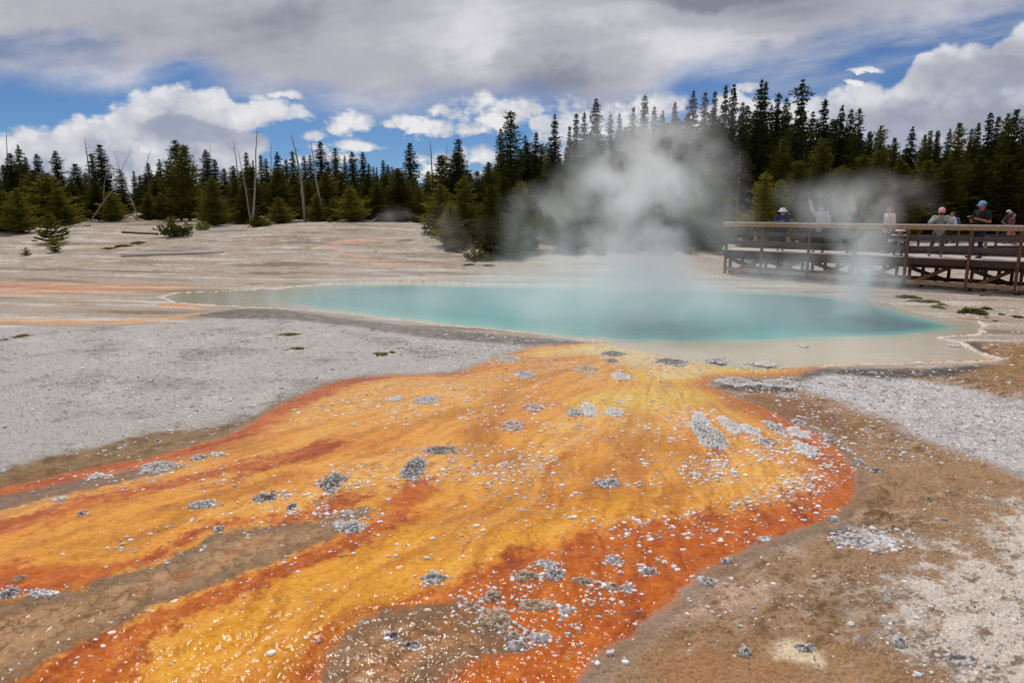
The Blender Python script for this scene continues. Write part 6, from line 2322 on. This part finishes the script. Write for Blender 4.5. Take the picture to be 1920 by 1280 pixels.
# ------------------------------------------------------------------ steam
def steam(name, label, lo, hi, puffs, dens, nscale=0.9, thr=(0.36, 0.72), step=0.35, aniso=0.35, squash=1.0, drift=(0, 0, 0), floor=0.0, detail=3, col=(1.0, 1.0, 1.0)):
    """real scattering vapour in one closed box; puffs: (x, y, z, rx, ry, rz, weight), fading to nothing inside the box"""
    m, t = new_mat(name)
    p = t.pos()
    x, y, z = t.sep(p)
    q = t.xyz(x + drift[0], y + drift[1], z * squash + drift[2])
    w = t.noise(q, nscale * 0.6, 1, 0.5, out=1)
    wx, wy, wz = t.sep(w)
    A = 0.9
    xq, yq, zq = x + (wx - 0.5) * A, y + (wy - 0.5) * A, z + (wz - 0.5) * A
    tot = None
    for px, py, pz, rx, ry, rz, wt in puffs:
        a, b, c = (xq - px) * (1 / rx), (yq - py) * (1 / ry), (zq - pz) * (1 / rz)
        f = (a * a + b * b + c * c).step(1.0, 0.0) * wt
        tot = f if tot is None else tot + f
    n = t.noise(t.xyz(xq, yq, zq * squash), nscale, detail, 0.6)
    d = tot * (n.step(thr[0], thr[1]) * (1 - floor) + floor) * dens
    # clear of the box walls
    for s_, a, b in ((x, lo[0], hi[0]), (y, lo[1], hi[1]), (z, lo[2], hi[2])):
        e = (b - a) * 0.06
        if s_ is z:
            d = d * s_.step(b, b - 2 * e)
        else:
            d = d * s_.step(a, a + e) * s_.step(b, b - e)
    v = t.node('ShaderNodeVolumePrincipled')
    v.inputs['Color'].default_value = col + (1,)
    v.inputs['Anisotropy'].default_value = aniso
    t.put(v.inputs['Density'], d)
    o = t.node('ShaderNodeOutputMaterial')
    t.nt.links.new(v.outputs[0], o.inputs['Volume'])
    try:
        m.cycles.volume_step_rate = step
    except Exception:
        pass
    c = [(lo[i] + hi[i]) / 2 for i in range(3)]
    h = [(hi[i] - lo[i]) / 2 for i in range(3)]
    V = [(sx * h[0], sy * h[1], sz * h[2]) for sx in (-1, 1) for sy in (-1, 1) for sz in (-1, 1)]
    F = [(0, 1, 3, 2), (4, 6, 7, 5), (0, 4, 5, 1), (2, 3, 7, 6), (0, 2, 6, 4), (1, 5, 7, 3)]
    ob = link(bpy.data.objects.new(name, mesh_np(name, V, F, m)))
    ob.location = c
    tag(ob, label, kind='stuff')


def pf(px, py, Y, hwx, hwz, dy, w):
    """a puff seen at a picture point, Y metres off, half sizes in picture points"""
    x, y, z = at_depth(px, py, Y)
    k = Y / FPX
    return (x, y, z, hwx * k, dy, hwz * k, w)


YP = 15.5
steam('steam_plume', 'tall white steam plume rising from the middle of the pool', (-1.4, 12.4, 0.0), (7.4, 18.8, 6.4),
      [pf(1215, 545, YP, 120, 100, 1.8, 0.7), pf(1170, 560, YP, 280, 55, 2.4, 0.5), pf(1216, 480, YP, 88, 100, 1.3, 1.3), pf(1212, 405, YP, 92, 90, 1.3, 1.3), pf(1190, 345, YP, 120, 90, 1.4, 1.0),
       pf(1180, 285, YP, 150, 90, 1.5, 0.55), pf(1270, 310, YP, 120, 100, 1.5, 0.50), pf(1120, 400, YP, 140, 130, 1.6, 0.38), pf(1225, 225, YP, 170, 80, 1.5, 0.28),
       pf(1060, 470, YP, 150, 90, 1.8, 0.34), pf(1000, 410, YP, 80, 70, 1.2, 0.30), pf(1310, 390, YP, 120, 160, 1.6, 0.28)], 0.90, 1.15, (0.36, 0.64), 0.8, detail=4)
steam('steam_wisp', 'thinner steam plume in front of the boardwalk at the right of the pool', (4.6, 13.6, 0.0), (11.2, 18.6, 4.6),
      [pf(1615, 560, 16, 90, 90, 1.3, 0.75), pf(1613, 490, 16, 72, 115, 1.2, 1.25), pf(1590, 400, 16, 130, 70, 1.2, 0.40), pf(1560, 375, 16, 110, 50, 1.2, 0.28), pf(1650, 370, 16, 120, 55, 1.2, 0.25), pf(1480, 520, 16.5, 150, 60, 1.2, 0.34), pf(1440, 470, 16.5, 110, 60, 1.2, 0.14)], 0.95, 1.3, (0.35, 0.65), 0.9, drift=(4, 0, 2))
steam('pool_mist', 'low veil of steam drifting over the turquoise water', (-8.4, 10.6, 0.0), (10.2, 23.4, 1.9),
      [(0.5, 16.5, 0.0, 7.0, 5.0, 1.1, 0.60), (3.2, 15.5, 0.0, 4.5, 4.5, 1.4, 0.7), (2.5, 20.5, 0.0, 6.5, 3.0, 1.5, 0.8), (6.5, 15.5, 0.0, 3.5, 4.0, 1.2, 0.6), (-4.0, 18.5, 0.0, 4.0, 3.5, 0.8, 0.40)], 0.31, 0.6, (0.3, 0.75), 1.2, squash=0.4, floor=0.35)
steam('steam_wisp', 'faint wisp of steam in front of the pool-side clump of pines', (-4.8, 26.0, 0.0), (1.6, 31.5, 4.6),
      [pf(835, 440, 29, 60, 70, 1.6, 0.40), pf(860, 475, 28.5, 60, 36, 1.4, 0.35), pf(940, 440, 28.5, 80, 50, 1.2, 0.20), pf(990, 410, 28.5, 60, 60, 1.2, 0.35)], 0.2, 0.8, (0.35, 0.75), 1.0, drift=(0, 7, 0))
steam('steam_wisp', 'small puff of steam from the vent at the foot of the left wood', (-10.6, 37.5, 0.9), (-5.0, 43.5, 3.6),
      [pf(725, 412, 41, 30, 12, 1.6, 0.5), pf(755, 407, 41, 44, 14, 1.6, 0.4), pf(745, 396, 41, 34, 16, 1.4, 0.25)], 0.3, 1.0, (0.35, 0.75), 1.0, drift=(9, 0, 0))
